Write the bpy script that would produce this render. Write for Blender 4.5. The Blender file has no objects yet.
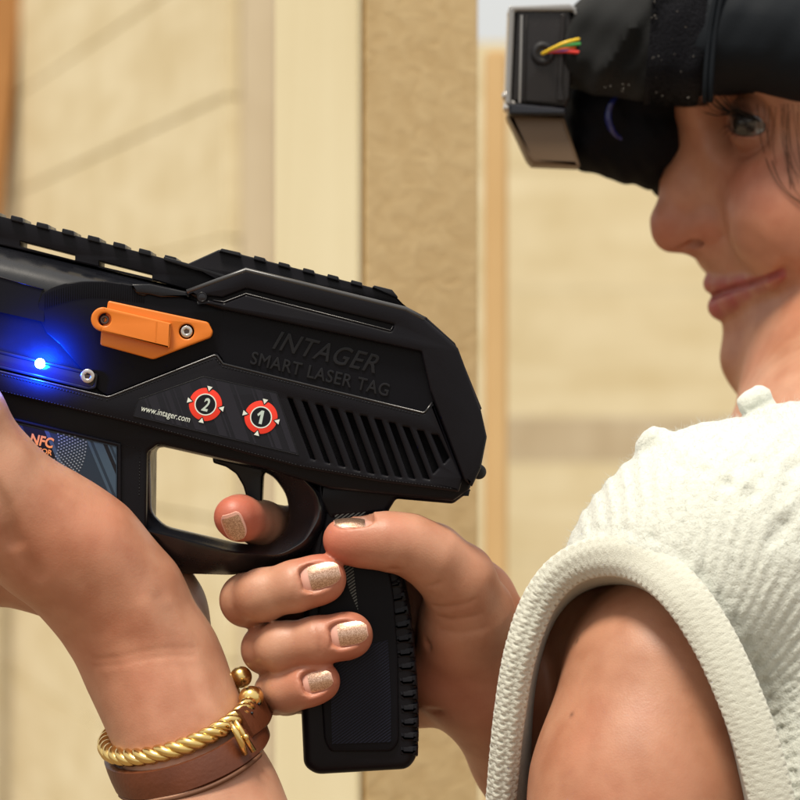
import bpy, bmesh, math, random, time
import numpy as np
from mathutils import Vector, Matrix
import openvdb
random.seed(7); np.random.seed(7)
T0 = time.time()
SC = bpy.context.scene
COL = SC.collection
S = 0.00033            # metres per photo pixel in the plane one metre from the lens
CZ = 1.45              # eye height of the camera
PI = math.pi

# ------------------------------------------------------------------ helpers
def P(px, py, d=0.0):
    """point (metres) seen at photo pixel px,py and standing 1 m + d mm from the camera"""
    Y = 1 + d / 1000.0
    return Vector(((px - 400) * S * Y, Y, CZ + (400 - py) * S * Y))

def M(px, py, d=0.0):
    """the same in millimetres about the camera (used by the sculpting functions)"""
    k = 0.33 * (1 + d / 1000.0)
    return np.array(((px - 400) * k, 1000.0 + d, (400 - py) * k))

def link(name, me, mat=None, parent=None):
    o = bpy.data.objects.new(name, me)
    COL.objects.link(o)
    if mat is not None:
        me.materials.append(mat)
    if parent is not None:
        o.parent = parent
        o.matrix_parent_inverse = Matrix.Translation(-Vector(parent.location))
    return o

def tag(o, label=None, cat=None, group=None, kind=None):
    if label: o['label'] = label
    if cat: o['category'] = cat
    if group: o['group'] = group
    if kind: o['kind'] = kind
    return o

def empty(name, loc, label, cat, group=None):
    o = bpy.data.objects.new(name, None)
    COL.objects.link(o)
    o.location = loc
    o.empty_display_size = 0.02
    return tag(o, label, cat, group)

def mesh_np(name, verts, faces, smooth=True):
    me = bpy.data.meshes.new(name)
    verts = np.asarray(verts, dtype=np.float32); faces = np.asarray(faces, dtype=np.int32)
    k = faces.shape[1]
    me.vertices.add(len(verts)); me.vertices.foreach_set('co', verts.ravel())
    me.loops.add(faces.size); me.loops.foreach_set('vertex_index', faces.ravel())
    me.polygons.add(len(faces))
    me.polygons.foreach_set('loop_start', np.arange(0, faces.size, k, dtype=np.int32))
    me.polygons.foreach_set('use_smooth', np.full(len(faces), smooth, dtype=bool))
    me.update(calc_edges=True); me.validate()
    return me

def smooth_by_angle(me, ang=35):
    try:
        me.polygons.foreach_set('use_smooth', np.full(len(me.polygons), True))
        me.set_sharp_from_angle(angle=math.radians(ang))
    except Exception:
        pass

def join_meshes(name, mes):
    bm = bmesh.new()
    for m in mes: bm.from_mesh(m)
    me = bpy.data.meshes.new(name); bm.to_mesh(me); bm.free()
    return me

# ------------------------------------------------------------------ materials
MAT = {}
def material(name, color, rough=0.5, metal=0.0, spec=0.5, bump=None, var=None, coat=0.0, sss=None, sheen=0.0, emit=None, trans=0.0):
    """bump = (scale per metre, strength, distance m, detail); var = (scale, amount, stretch) colour variation"""
    m = bpy.data.materials.new(name); m.use_nodes = True
    nt = m.node_tree; b = nt.nodes['Principled BSDF']
    b.inputs['Base Color'].default_value = (*color, 1)
    b.inputs['Roughness'].default_value = rough
    b.inputs['Metallic'].default_value = metal
    b.inputs['Specular IOR Level'].default_value = spec
    b.inputs['Coat Weight'].default_value = coat
    b.inputs['Coat Roughness'].default_value = 0.08
    b.inputs['Sheen Weight'].default_value = sheen
    b.inputs['Transmission Weight'].default_value = trans
    if sss:
        b.inputs['Subsurface Weight'].default_value = sss[0]
        b.inputs['Subsurface Radius'].default_value = sss[1]
        b.inputs['Subsurface Scale'].default_value = sss[2]
    if emit:
        b.inputs['Emission Color'].default_value = (*emit[0], 1)
        b.inputs['Emission Strength'].default_value = emit[1]
    tc = nt.nodes.new('ShaderNodeTexCoord')
    if bump:
        n = nt.nodes.new('ShaderNodeTexNoise'); n.inputs['Scale'].default_value = bump[0]
        n.inputs['Detail'].default_value = bump[3] if len(bump) > 3 else 2
        bp = nt.nodes.new('ShaderNodeBump'); bp.inputs['Strength'].default_value = bump[1]; bp.inputs['Distance'].default_value = bump[2]
        nt.links.new(tc.outputs['Object'], n.inputs['Vector']); nt.links.new(n.outputs['Fac'], bp.inputs['Height'])
        nt.links.new(bp.outputs['Normal'], b.inputs['Normal'])
    if var:
        n = nt.nodes.new('ShaderNodeTexNoise'); n.inputs['Scale'].default_value = var[0]; n.inputs['Detail'].default_value = 5
        mp = nt.nodes.new('ShaderNodeMapping'); mp.inputs['Scale'].default_value = var[2] if len(var) > 2 else (1, 1, 1)
        mx = nt.nodes.new('ShaderNodeMix'); mx.data_type = 'RGBA'
        mx.inputs[6].default_value = (*[c * (1 - var[1]) for c in color], 1)
        mx.inputs[7].default_value = (*[min(1, c * (1 + var[1])) for c in color], 1)
        nt.links.new(tc.outputs['Object'], mp.inputs['Vector']); nt.links.new(mp.outputs[0], n.inputs['Vector'])
        nt.links.new(n.outputs['Fac'], mx.inputs[0]); nt.links.new(mx.outputs[2], b.inputs['Base Color'])
    MAT[name] = m
    return m

BLK = (0.0050, 0.0046, 0.0068)
material('black_plastic', BLK, 0.38, spec=0.15, bump=(2600, 0.22, 0.00012), var=(60, 0.25))
material('black_panel', (0.0045, 0.0045, 0.0065), 0.34, spec=0.10, bump=(1800, 0.15, 0.0001))
material('black_satin', (0.007, 0.0072, 0.0095), 0.30, spec=0.26, bump=(2200, 0.10, 0.0001), var=(90, 0.3))
material('highlight_black', (0.010, 0.010, 0.012), 0.26, spec=0.55)
material('highlight_grey', (0.03, 0.03, 0.032), 0.30, spec=0.6)
material('guard_black', (0.006, 0.0065, 0.009), 0.25, spec=0.6, bump=(2200, 0.06, 0.0001))
material('black_gloss', (0.005, 0.005, 0.009), 0.12, spec=0.5)
material('black_rubber', (0.010, 0.010, 0.012), 0.55, spec=0.3, bump=(900, 0.25, 0.0002))
material('smoked_plastic', (0.12, 0.078, 0.046), 0.45, spec=0.3, bump=(150, 0.1, 0.0005))
material('box_plastic', (0.012, 0.010, 0.010), 0.32, spec=0.3, bump=(700, 0.08, 0.0002), var=(40, 0.3))
material('orange_plastic', (0.62, 0.165, 0.014), 0.42, spec=0.4, bump=(1500, 0.12, 0.0001), var=(70, 0.08))
material('steel', (0.62, 0.58, 0.53), 0.22, metal=1.0, bump=(900, 0.08, 0.0001))
material('dark_steel', (0.13, 0.10, 0.09), 0.35, metal=1.0)
material('bright_bezel', (0.20, 0.20, 0.20), 0.10, spec=0.6, coat=0.5)
material('sticker_black', (0.0085, 0.0085, 0.012), 0.34, spec=0.18)
material('sticker_grey', (0.017, 0.017, 0.024), 0.36, spec=0.18)
material('badge_red', (0.74, 0.042, 0.022), 0.38, spec=0.3)
material('badge_white', (0.66, 0.72, 0.66), 0.4, spec=0.3)
material('badge_mint', (0.46, 0.56, 0.51), 0.4, spec=0.3)
material('panel_blue', (0.014, 0.026, 0.045), 0.35, spec=0.3)
material('panel_blue_light', (0.040, 0.070, 0.110), 0.35, spec=0.3)
material('print_orange', (0.82, 0.30, 0.085), 0.4, spec=0.3)
material('print_dot', (0.20, 0.24, 0.29), 0.4, spec=0.3)
material('hatch_dark', (0.005, 0.005, 0.008), 0.4, spec=0.12)
material('hatch_grey', (0.115, 0.125, 0.115), 0.4, spec=0.3)
material('hatch_dim', (0.011, 0.013, 0.026), 0.4, spec=0.15)
material('led_blue', (0.3, 0.6, 1.0), 0.3, emit=((0.22, 0.50, 1.0), 60.0))
material('gold', (0.74, 0.53, 0.20), 0.24, metal=1.0, bump=(500, 0.12, 0.0003), var=(120, 0.12))
material('leather', (0.095, 0.026, 0.010), 0.38, spec=0.35, bump=(700, 0.35, 0.0004, 5), var=(90, 0.35))
material('leather_edge', (0.11, 0.045, 0.022), 0.6, spec=0.3, bump=(900, 0.3, 0.0003))
material('nail', (0.62, 0.34, 0.27), 0.22, spec=0.5, coat=0.3)
material('hair', (0.075, 0.032, 0.014), 0.42, spec=0.35)
material('lash', (0.006, 0.004, 0.003), 0.5, spec=0.3)
material('wire_yellow', (0.75, 0.50, 0.03), 0.4)
material('wire_green', (0.04, 0.28, 0.06), 0.4)
material('wire_orange', (0.75, 0.14, 0.02), 0.4)
material('wire_red', (0.65, 0.03, 0.02), 0.4)
material('wire_violet', (0.12, 0.07, 0.30), 0.4)
material('pad_blue_ring', (0.010, 0.015, 0.10), 0.25, spec=0.5)
material('strap_fabric', (0.0035, 0.0055, 0.0085), 0.72, spec=0.15, bump=(1200, 0.3, 0.0003, 4))
material('sleeve_fabric', (0.0050, 0.0056, 0.0060), 0.78, spec=0.15, bump=(2200, 0.6, 0.0004, 4), sheen=0.05)
material('velcro_fabric', (0.0032, 0.0034, 0.0055), 0.9, spec=0.1, bump=(900, 1.0, 0.0015, 6), sheen=0.03)
material('pad_foam', (0.004, 0.004, 0.005), 0.9, spec=0.1, bump=(600, 0.3, 0.0006))
material('knit', (0.56, 0.58, 0.525), 0.85, spec=0.15, bump=(1500, 0.45, 0.0008, 5), sheen=0.25, sss=(0.35, (1.0, 0.95, 0.85), 0.003))
material('knit_trim', (0.54, 0.545, 0.475), 0.9, spec=0.12, bump=(2400, 0.5, 0.0006, 5), sheen=0.25, sss=(0.2, (1.0, 0.95, 0.85), 0.002))
material('lint', (0.35, 0.33, 0.30), 0.8)
material('trousers', (0.03, 0.04, 0.07), 0.8)
material('boot', (0.02, 0.018, 0.016), 0.6)
material('iris', (0.013, 0.010, 0.008), 0.3)
material('pupil', (0.003, 0.003, 0.003), 0.2)

def yarn_bump(name, cells, dist):
    m = MAT[name]; nt = m.node_tree; b = nt.nodes['Principled BSDF']
    old = b.inputs['Normal'].links[0].from_node
    tc = nt.nodes.new('ShaderNodeTexCoord'); v = nt.nodes.new('ShaderNodeTexVoronoi'); v.feature = 'SMOOTH_F1'; v.inputs['Scale'].default_value = cells
    v.inputs['Smoothness'].default_value = 0.3
    n = nt.nodes.new('ShaderNodeTexNoise'); n.inputs['Scale'].default_value = cells * .7; n.inputs['Detail'].default_value = 3
    mx = nt.nodes.new('ShaderNodeVectorMath'); mx.operation = 'MULTIPLY_ADD'; mx.inputs[1].default_value = (0.0022,) * 3
    nt.links.new(tc.outputs['Object'], n.inputs['Vector']); nt.links.new(n.outputs['Color'], mx.inputs[0]); nt.links.new(tc.outputs['Object'], mx.inputs[2]); nt.links.new(mx.outputs[0], v.inputs['Vector'])
    bp = nt.nodes.new('ShaderNodeBump'); bp.invert = True; bp.inputs['Strength'].default_value = 0.32; bp.inputs['Distance'].default_value = dist
    nt.links.new(v.outputs['Distance'], bp.inputs['Height']); nt.links.new(old.outputs['Normal'], bp.inputs['Normal']); nt.links.new(bp.outputs['Normal'], b.inputs['Normal'])
yarn_bump('knit', 420, 0.0011)
def nail_polish():
    m = material('gold_polish', (0.62, 0.42, 0.24), 0.28, metal=0.8, coat=0.6)
    nt = m.node_tree; b = nt.nodes['Principled BSDF']
    tc = nt.nodes.new('ShaderNodeTexCoord')
    v = nt.nodes.new('ShaderNodeTexVoronoi'); v.inputs['Scale'].default_value = 4600
    cr = nt.nodes.new('ShaderNodeValToRGB')
    cr.color_ramp.elements[0].color = (0.40, 0.225, 0.145, 1); cr.color_ramp.elements[1].color = (0.72, 0.48, 0.355, 1)
    cr.color_ramp.elements[0].position = 0.25; cr.color_ramp.elements[1].position = 0.9
    nt.links.new(tc.outputs['Object'], v.inputs['Vector'])
    sx = nt.nodes.new('ShaderNodeSeparateColor'); nt.links.new(v.outputs['Color'], sx.inputs[0])
    nt.links.new(sx.outputs[0], cr.inputs[0]); nt.links.new(cr.outputs[0], b.inputs['Base Color'])
    # every flake lies at an angle of its own
    bp = nt.nodes.new('ShaderNodeBump'); bp.inputs['Strength'].default_value = 0.2; bp.inputs['Distance'].default_value = 0.0003
    nt.links.new(sx.outputs[1], bp.inputs['Height']); nt.links.new(bp.outputs['Normal'], b.inputs['Normal'])
nail_polish()

def scuffs(name, lo, hi):
    m = MAT[name]; nt = m.node_tree; b = nt.nodes['Principled BSDF']
    tc = nt.nodes.new('ShaderNodeTexCoord'); n = nt.nodes.new('ShaderNodeTexNoise'); n.inputs['Scale'].default_value = 38; n.inputs['Detail'].default_value = 9; n.inputs['Roughness'].default_value = 0.65
    mr = nt.nodes.new('ShaderNodeMapRange'); mr.inputs['From Min'].default_value = 0.35; mr.inputs['From Max'].default_value = 0.68; mr.inputs['To Min'].default_value = lo; mr.inputs['To Max'].default_value = hi
    nt.links.new(tc.outputs['Object'], n.inputs['Vector']); nt.links.new(n.outputs['Fac'], mr.inputs['Value']); nt.links.new(mr.outputs[0], b.inputs['Roughness'])
for nm_, lo_, hi_ in (('black_plastic', .28, .52), ('black_satin', .22, .42), ('guard_black', .18, .36), ('box_plastic', .2, .45), ('gold', .16, .36), ('orange_plastic', .34, .52)): scuffs(nm_, lo_, hi_)
def skin_material():
    m = material('skin', (0.5, 0.26, 0.15), 0.46, spec=0.42, sss=(0.24, (1.0, 0.34, 0.18), 0.0035))
    nt = m.node_tree; b = nt.nodes['Principled BSDF']
    at = nt.nodes.new('ShaderNodeAttribute'); at.attribute_name = 'tone'
    tc = nt.nodes.new('ShaderNodeTexCoord')
    n1 = nt.nodes.new('ShaderNodeTexNoise'); n1.inputs['Scale'].default_value = 85; n1.inputs['Detail'].default_value = 9
    mx = nt.nodes.new('ShaderNodeMix'); mx.data_type = 'RGBA'; mx.blend_type = 'MULTIPLY'
    cr = nt.nodes.new('ShaderNodeValToRGB')
    cr.color_ramp.elements[0].color = (0.78, 0.66, 0.60, 1); cr.color_ramp.elements[1].color = (1.0, 1.0, 1.0, 1)
    cr.color_ramp.elements[0].position = 0.33; cr.color_ramp.elements[1].position = 0.62
    mx.inputs[0].default_value = 0.75
    nt.links.new(tc.outputs['Object'], n1.inputs['Vector']); nt.links.new(n1.outputs['Fac'], cr.inputs[0])
    nt.links.new(at.outputs['Color'], mx.inputs[6]); nt.links.new(cr.outputs[0], mx.inputs[7])
    n3 = nt.nodes.new('ShaderNodeTexNoise'); n3.inputs['Scale'].default_value = 26; n3.inputs['Detail'].default_value = 4
    mr = nt.nodes.new('ShaderNodeMapRange'); mr.inputs['From Min'].default_value = 0.45; mr.inputs['From Max'].default_value = 0.7; mr.inputs['To Max'].default_value = 0.5
    m3 = nt.nodes.new('ShaderNodeMix'); m3.data_type = 'RGBA'; m3.blend_type = 'MULTIPLY'; m3.inputs[7].default_value = (1.0, 0.74, 0.68, 1)
    nt.links.new(tc.outputs['Object'], n3.inputs['Vector']); nt.links.new(n3.outputs['Fac'], mr.inputs['Value']); nt.links.new(mr.outputs[0], m3.inputs[0])
    # pores and fine lines
    v = nt.nodes.new('ShaderNodeTexVoronoi'); v.inputs['Scale'].default_value = 1500
    n2 = nt.nodes.new('ShaderNodeTexNoise'); n2.inputs['Scale'].default_value = 700; n2.inputs['Detail'].default_value = 5
    ad = nt.nodes.new('ShaderNodeMath'); ad.operation = 'ADD'
    nt.links.new(tc.outputs['Object'], v.inputs['Vector']); nt.links.new(tc.outputs['Object'], n2.inputs['Vector'])
    nt.links.new(v.outputs['Distance'], ad.inputs[0]); nt.links.new(n2.outputs['Fac'], ad.inputs[1])
    bp = nt.nodes.new('ShaderNodeBump'); bp.inputs['Strength'].default_value = 0.14; bp.inputs['Distance'].default_value = 0.00025
    nt.links.new(ad.outputs[0], bp.inputs['Height']); nt.links.new(bp.outputs['Normal'], b.inputs['Normal'])
    nt.links.new(mx.outputs[2], m3.inputs[6]); nt.links.new(m3.outputs[2], b.inputs['Base Color'])
skin_material()

def wood_material(name, dark, light, scale=9, stretch=(1, 1, 0.06), rough=0.7, knots=True, plank_axis='Z'):
    m = material(name, light, rough, spec=0.2)
    nt = m.node_tree; b = nt.nodes['Principled BSDF']
    tc = nt.nodes.new('ShaderNodeTexCoord')
    mp = nt.nodes.new('ShaderNodeMapping'); mp.inputs['Scale'].default_value = stretch
    n = nt.nodes.new('ShaderNodeTexNoise'); n.inputs['Scale'].default_value = scale; n.inputs['Detail'].default_value = 8; n.inputs['Distortion'].default_value = 0.6
    n2 = nt.nodes.new('ShaderNodeTexNoise'); n2.inputs['Scale'].default_value = 7; n2.inputs['Detail'].default_value = 4
    ad = nt.nodes.new('ShaderNodeMath'); ad.operation = 'MULTIPLY_ADD'; ad.inputs[1].default_value = 0.55; 
    hf = nt.nodes.new('ShaderNodeMath'); hf.operation = 'MULTIPLY'; hf.inputs[1].default_value = 0.45
    cr = nt.nodes.new('ShaderNodeValToRGB')
    cr.color_ramp.elements[0].color = (*dark, 1); cr.color_ramp.elements[1].color = (*light, 1)
    cr.color_ramp.elements[0].position = 0.32; cr.color_ramp.elements[1].position = 0.66
    nt.links.new(tc.outputs['Object'], mp.inputs['Vector']); nt.links.new(mp.outputs[0], n.inputs['Vector'])
    nt.links.new(tc.outputs['Object'], n2.inputs['Vector'])
    nt.links.new(n2.outputs['Fac'], hf.inputs[0]); nt.links.new(n.outputs['Fac'], ad.inputs[0]); nt.links.new(hf.outputs[0], ad.inputs[2])
    nt.links.new(ad.outputs[0], cr.inputs[0]); nt.links.new(cr.outputs[0], b.inputs['Base Color'])
    bp = nt.nodes.new('ShaderNodeBump'); bp.inputs['Strength'].default_value = 0.4; bp.inputs['Distance'].default_value = 0.002
    nt.links.new(ad.outputs[0], bp.inputs['Height']); nt.links.new(bp.outputs['Normal'], b.inputs['Normal'])
    return m

# ------------------------------------------------------------------ flat plates from traced outlines (curves with bevel -> mesh)
def rounded(pts, r, n=5):
    """round the corners of a polygon by r pixels"""
    out = []; N = len(pts)
    for i in range(N):
        p0 = Vector(pts[i - 1][:2]); p1 = Vector(pts[i][:2]); p2 = Vector(pts[(i + 1) % N][:2])
        rr = pts[i][2] if len(pts[i]) > 2 else r
        a = (p0 - p1); b = (p2 - p1)
        t = min(rr, a.length * 0.45, b.length * 0.45)
        if t < 0.05: out.append(tuple(p1)); continue
        A = p1 + a.normalized() * t; B = p1 + b.normalized() * t
        for k in range(n + 1):
            u = k / n
            q = A * (1 - u) ** 2 + p1 * 2 * u * (1 - u) + B * u * u
            out.append((q.x, q.y))
    return out

def circle_pts(cx, cy, r, n=28, ry=None, rot=0):
    ry = ry or r
    return [(cx + r * math.cos(t) * math.cos(rot) - ry * math.sin(t) * math.sin(rot), cy + r * math.cos(t) * math.sin(rot) + ry * math.sin(t) * math.cos(rot)) for t in [2 * PI * k / n for k in range(n)]]

def plate_mesh(name, loops, d0, d1, bevel=0.0, res=2):
    """solid plate between depths d0 (near) and d1 (far), mm; loops in photo pixels, holes allowed"""
    cu = bpy.data.curves.new(name, 'CURVE'); cu.dimensions = '2D'; cu.fill_mode = 'BOTH'
    k = S * (1 + d0 / 1000.0)
    for lp in loops:
        sp = cu.splines.new('POLY'); sp.points.add(len(lp) - 1); sp.use_cyclic_u = True
        for i, q in enumerate(lp):
            sp.points[i].co = ((q[0] - 400) * k, (400 - q[1]) * k, 0, 1)
    th = (d1 - d0) / 2000.0; b = bevel / 1000.0
    b = min(b, th * 0.95)
    cu.extrude = max(th - b, 0.0); cu.bevel_depth = b; cu.bevel_resolution = res; cu.offset = -b
    o = bpy.data.objects.new(name, cu); COL.objects.link(o)
    dg = bpy.context.evaluated_depsgraph_get(); dg.update()
    me = bpy.data.meshes.new_from_object(o.evaluated_get(dg))
    bpy.data.objects.remove(o); bpy.data.curves.remove(cu)
    me.name = name
    mt = Matrix(((1, 0, 0, 0), (0, 0, -1, 1 + (d0 + d1) / 2000.0), (0, 1, 0, CZ), (0, 0, 0, 1)))
    me.transform(mt); me.materials.clear()
    bm = bmesh.new(); bm.from_mesh(me); bmesh.ops.remove_doubles(bm, verts=bm.verts, dist=1e-6)
    bmesh.ops.recalc_face_normals(bm, faces=bm.faces); bm.to_mesh(me); bm.free()
    smooth_by_angle(me, 30)
    return me

def plate(name, loops, d0, d1, mat, parent, bevel=0.3, res=2):
    if loops and isinstance(loops[0], tuple): loops = [loops]
    return link(name, plate_mesh(name, loops, d0, d1, bevel, res), MAT[mat], parent)

def plates(name, list_of_loops, d0, d1, mat, parent, bevel=0.0):
    mes = [plate_mesh(name, [lp], d0, d1, bevel, 1) for lp in list_of_loops]
    me = join_meshes(name, mes); smooth_by_angle(me, 30)
    return link(name, me, MAT[mat], parent)

def text_mesh(body, cx, cy, width, height, rot, d0, d1, bevel=0.0, shear=0.0, spacing=1.0, bold=0.0):
    """raised or printed lettering centred on pixel cx,cy; width and height in pixels; rot in degrees clockwise"""
    cu = bpy.data.curves.new('lettering', 'FONT'); cu.body = body; cu.size = 1.0; cu.align_x = 'CENTER'; cu.align_y = 'CENTER'
    cu.shear = shear; cu.space_character = spacing; cu.offset = bold; cu.resolution_u = 4
    o = bpy.data.objects.new('lettering', cu); COL.objects.link(o)
    dg = bpy.context.evaluated_depsgraph_get(); dg.update()
    me0 = bpy.data.meshes.new_from_object(o.evaluated_get(dg))
    co = np.array([v.co[:] for v in me0.vertices]); mn, mxx = co.min(0), co.max(0)
    k = S * (1 + d0 / 1000.0)
    sx = width * k / (mxx[0] - mn[0]); sy = height * k / (mxx[1] - mn[1])
    cu.extrude = 0.5
    if bevel: cu.bevel_depth = bevel / 1000.0 / sy; cu.bevel_resolution = 1; cu.offset = bold - bevel / 1000.0 / sy * 0.5
    dg.update()
    me = bpy.data.meshes.new_from_object(bpy.data.objects['lettering'].evaluated_get(bpy.context.evaluated_depsgraph_get())) if False else bpy.data.meshes.new_from_object(o.evaluated_get(bpy.context.evaluated_depsgraph_get()))
    zz = [v.co.z for v in me.vertices]; zs = (d1 - d0) / 1000.0 / (max(zz) - min(zz))
    mid = ((mn + mxx) / 2)
    th = math.radians(rot)
    X0 = (cx - 400) * k; Z0 = (400 - cy) * k + CZ; Y0 = 1 + (d0 + d1) / 2000.0
    for v in me.vertices:
        x = (v.co.x - mid[0]) * sx; y = (v.co.y - mid[1]) * sy
        xr = x * math.cos(th) + y * math.sin(th); yr = -x * math.sin(th) + y * math.cos(th)
        v.co = Vector((X0 + xr, Y0 - v.co.z * zs, Z0 + yr))
    bpy.data.objects.remove(o); bpy.data.curves.remove(cu); bpy.data.meshes.remove(me0)
    me.materials.clear()
    bm = bmesh.new(); bm.from_mesh(me); bmesh.ops.recalc_face_normals(bm, faces=bm.faces); bm.to_mesh(me); bm.free()
    smooth_by_angle(me, 30)
    return me

def loft(name, rings, mat, parent, caps=True, closed=True):
    """skin a list of rings (lists of world points, all the same length)"""
    n = len(rings[0]); V = [tuple(p) for r in rings for p in r]; F = []
    for i in range(len(rings) - 1):
        for j in range(n if closed else n - 1):
            a = i * n + j; b = i * n + (j + 1) % n
            F.append((a, b, b + n, a + n))
    me = bpy.data.meshes.new(name)
    if caps and closed:
        F2 = F + [tuple(range(n))[::-1], tuple(range((len(rings) - 1) * n, len(rings) * n))]
    else: F2 = F
    me.from_pydata(V, [], F2); me.update()
    bm = bmesh.new(); bm.from_mesh(me); bmesh.ops.recalc_face_normals(bm, faces=bm.faces); bm.to_mesh(me); bm.free()
    smooth_by_angle(me, 40)
    return link(name, me, MAT[mat] if mat else None, parent) if parent is not False else me

def tube_mesh(pts, radii, seg=8, closed=False, up=None):
    """tube along world points"""
    pts = [Vector(p) for p in pts]; n = len(pts)
    if not hasattr(radii, '__len__'): radii = [radii] * n
    V = []; F = []
    prev = None
    for i in range(n):
        t = (pts[(i + 1) % n] - pts[i - 1]) if closed else (pts[min(i + 1, n - 1)] - pts[max(i - 1, 0)])
        t.normalize()
        if prev is None:
            a = Vector((0, 0, 1)) if abs(t.z) < 0.9 else Vector((1, 0, 0))
            nrm = (a - t * a.dot(t)).normalized()
        else:
            nrm = (prev - t * prev.dot(t)).normalized()
        prev = nrm; bn = t.cross(nrm)
        for j in range(seg):
            a = 2 * PI * j / seg
            V.append(pts[i] + (nrm * math.cos(a) + bn * math.sin(a)) * radii[i])
    for i in range(n if closed else n - 1):
        for j in range(seg):
            a = i * seg + j; b = i * seg + (j + 1) % seg; c = ((i + 1) % n) * seg + (j + 1) % seg; d = ((i + 1) % n) * seg + j
            F.append((a, b, c, d))
    if not closed:
        F.append(tuple(range(seg))[::-1]); F.append(tuple(range((n - 1) * seg, n * seg)))
    me = bpy.data.meshes.new('tube'); me.from_pydata([tuple(v) for v in V], [], F); me.update()
    me.polygons.foreach_set('use_smooth', np.full(len(me.polygons), True))
    return me

def spline(pts, n):
    """Catmull-Rom through the points (any dimension)"""
    A = [np.array(p, float) for p in pts]; out = []
    for i in range(len(A) - 1):
        p0 = A[max(i - 1, 0)]; p1 = A[i]; p2 = A[i + 1]; p3 = A[min(i + 2, len(A) - 1)]
        for k in range(n):
            t = k / n
            out.append(0.5 * ((2 * p1) + (-p0 + p2) * t + (2 * p0 - 5 * p1 + 4 * p2 - p3) * t * t + (-p0 + 3 * p1 - 3 * p2 + p3) * t ** 3))
    out.append(A[-1])
    return out

def sphere_mesh(c, r, seg=24, scale=(1, 1, 1)):
    bm = bmesh.new(); bmesh.ops.create_uvsphere(bm, u_segments=seg, v_segments=seg // 2, radius=1)
    for v in bm.verts: v.co = Vector((v.co.x * r * scale[0], v.co.y * r * scale[1], v.co.z * r * scale[2])) + Vector(c)
    me = bpy.data.meshes.new('sphere'); bm.to_mesh(me); bm.free()
    me.polygons.foreach_set('use_smooth', np.full(len(me.polygons), True))
    return me

# ------------------------------------------------------------------ sculpting with signed distances (mm about the camera)
class Prim:
    def __init__(s, f, c, R): s.f = f; s.c = np.asarray(c, float); s.R = R

def cone(a, b, ra, rb):
    a = np.asarray(a, float); b = np.asarray(b, float); ba = b - a; L2 = max(ba @ ba, 1e-9)
    def f(p):
        t = np.clip(((p - a) @ ba) / L2, 0, 1)
        q = p - a - t[:, None] * ba
        return np.sqrt((q * q).sum(1)) - (ra + (rb - ra) * t)
    return Prim(f, (a + b) / 2, math.sqrt(L2) / 2 + max(ra, rb))

def ell(c, r, R=None):
    c = np.asarray(c, float); r = np.asarray(r, float)
    def f(p):
        q = p - c
        if R is not None: q = q @ R.T
        k0 = np.sqrt(((q / r) ** 2).sum(1)); k1 = np.sqrt(((q / (r * r)) ** 2).sum(1))
        return k0 * (k0 - 1) / np.maximum(k1, 1e-9)
    return Prim(f, c, max(r))

def smin(a, b, k):
    if k <= 0: return np.minimum(a, b)
    h = np.maximum(k - np.abs(a - b), 0) / k
    return np.minimum(a, b) - h * h * k * 0.25

def smax(a, b, k): return -smin(-a, -b, k)

class Shape:
    """groups: [(k inside, k to the rest, prims)], then post: functions (p, d) -> d with a bounding ball"""
    def __init__(s): s.groups = []; s.post = []
    def group(s, prims, k=4.0, kg=1.0): s.groups.append((k, kg, prims))
    def cut(s, prim, k=0.6): s.post.append((prim.c, prim.R + 6, lambda p, d, pr=prim, k=k: smax(d, -pr.f(p), k)))
    def groove(s, prim, depth, width):
        """press a soft line into the surface along the prim (its radius is ignored beyond zero)"""
        def f(p, d, pr=prim):
            q = np.maximum(pr.f(p), 0) / width
            return d + depth * np.exp(-q * q)
        s.post.append((prim.c, prim.R + 3 * width, f))
    def crease(s, pts, depth, width):
        """one soft line through several points (mm)"""
        prs = [cone(pts[i], pts[i + 1], .01, .01) for i in range(len(pts) - 1)]
        c = np.mean(pts, 0); R = max(np.linalg.norm(np.asarray(q) - c) for q in pts)
        def f(p, d):
            q = np.min([pr.f(p) for pr in prs], 0) / width
            return d + depth * np.exp(-q * q)
        s.post.append((c, R + 3 * width, f))
    def ev(s, p, c=None, rad=None):
        d = np.full(len(p), 60.0)
        for k, kg, prims in s.groups:
            g = None
            for pr in prims:
                if c is not None and np.linalg.norm(pr.c - c) - pr.R > rad + k + kg + 12: continue
                e = pr.f(p); g = e if g is None else smin(g, e, k)
            if g is not None: d = smin(d, g, kg)
        for pc, pR, f in s.post:
            if c is not None and np.linalg.norm(pc - c) - pR > rad: continue
            d = f(p, d)
        return d

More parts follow.
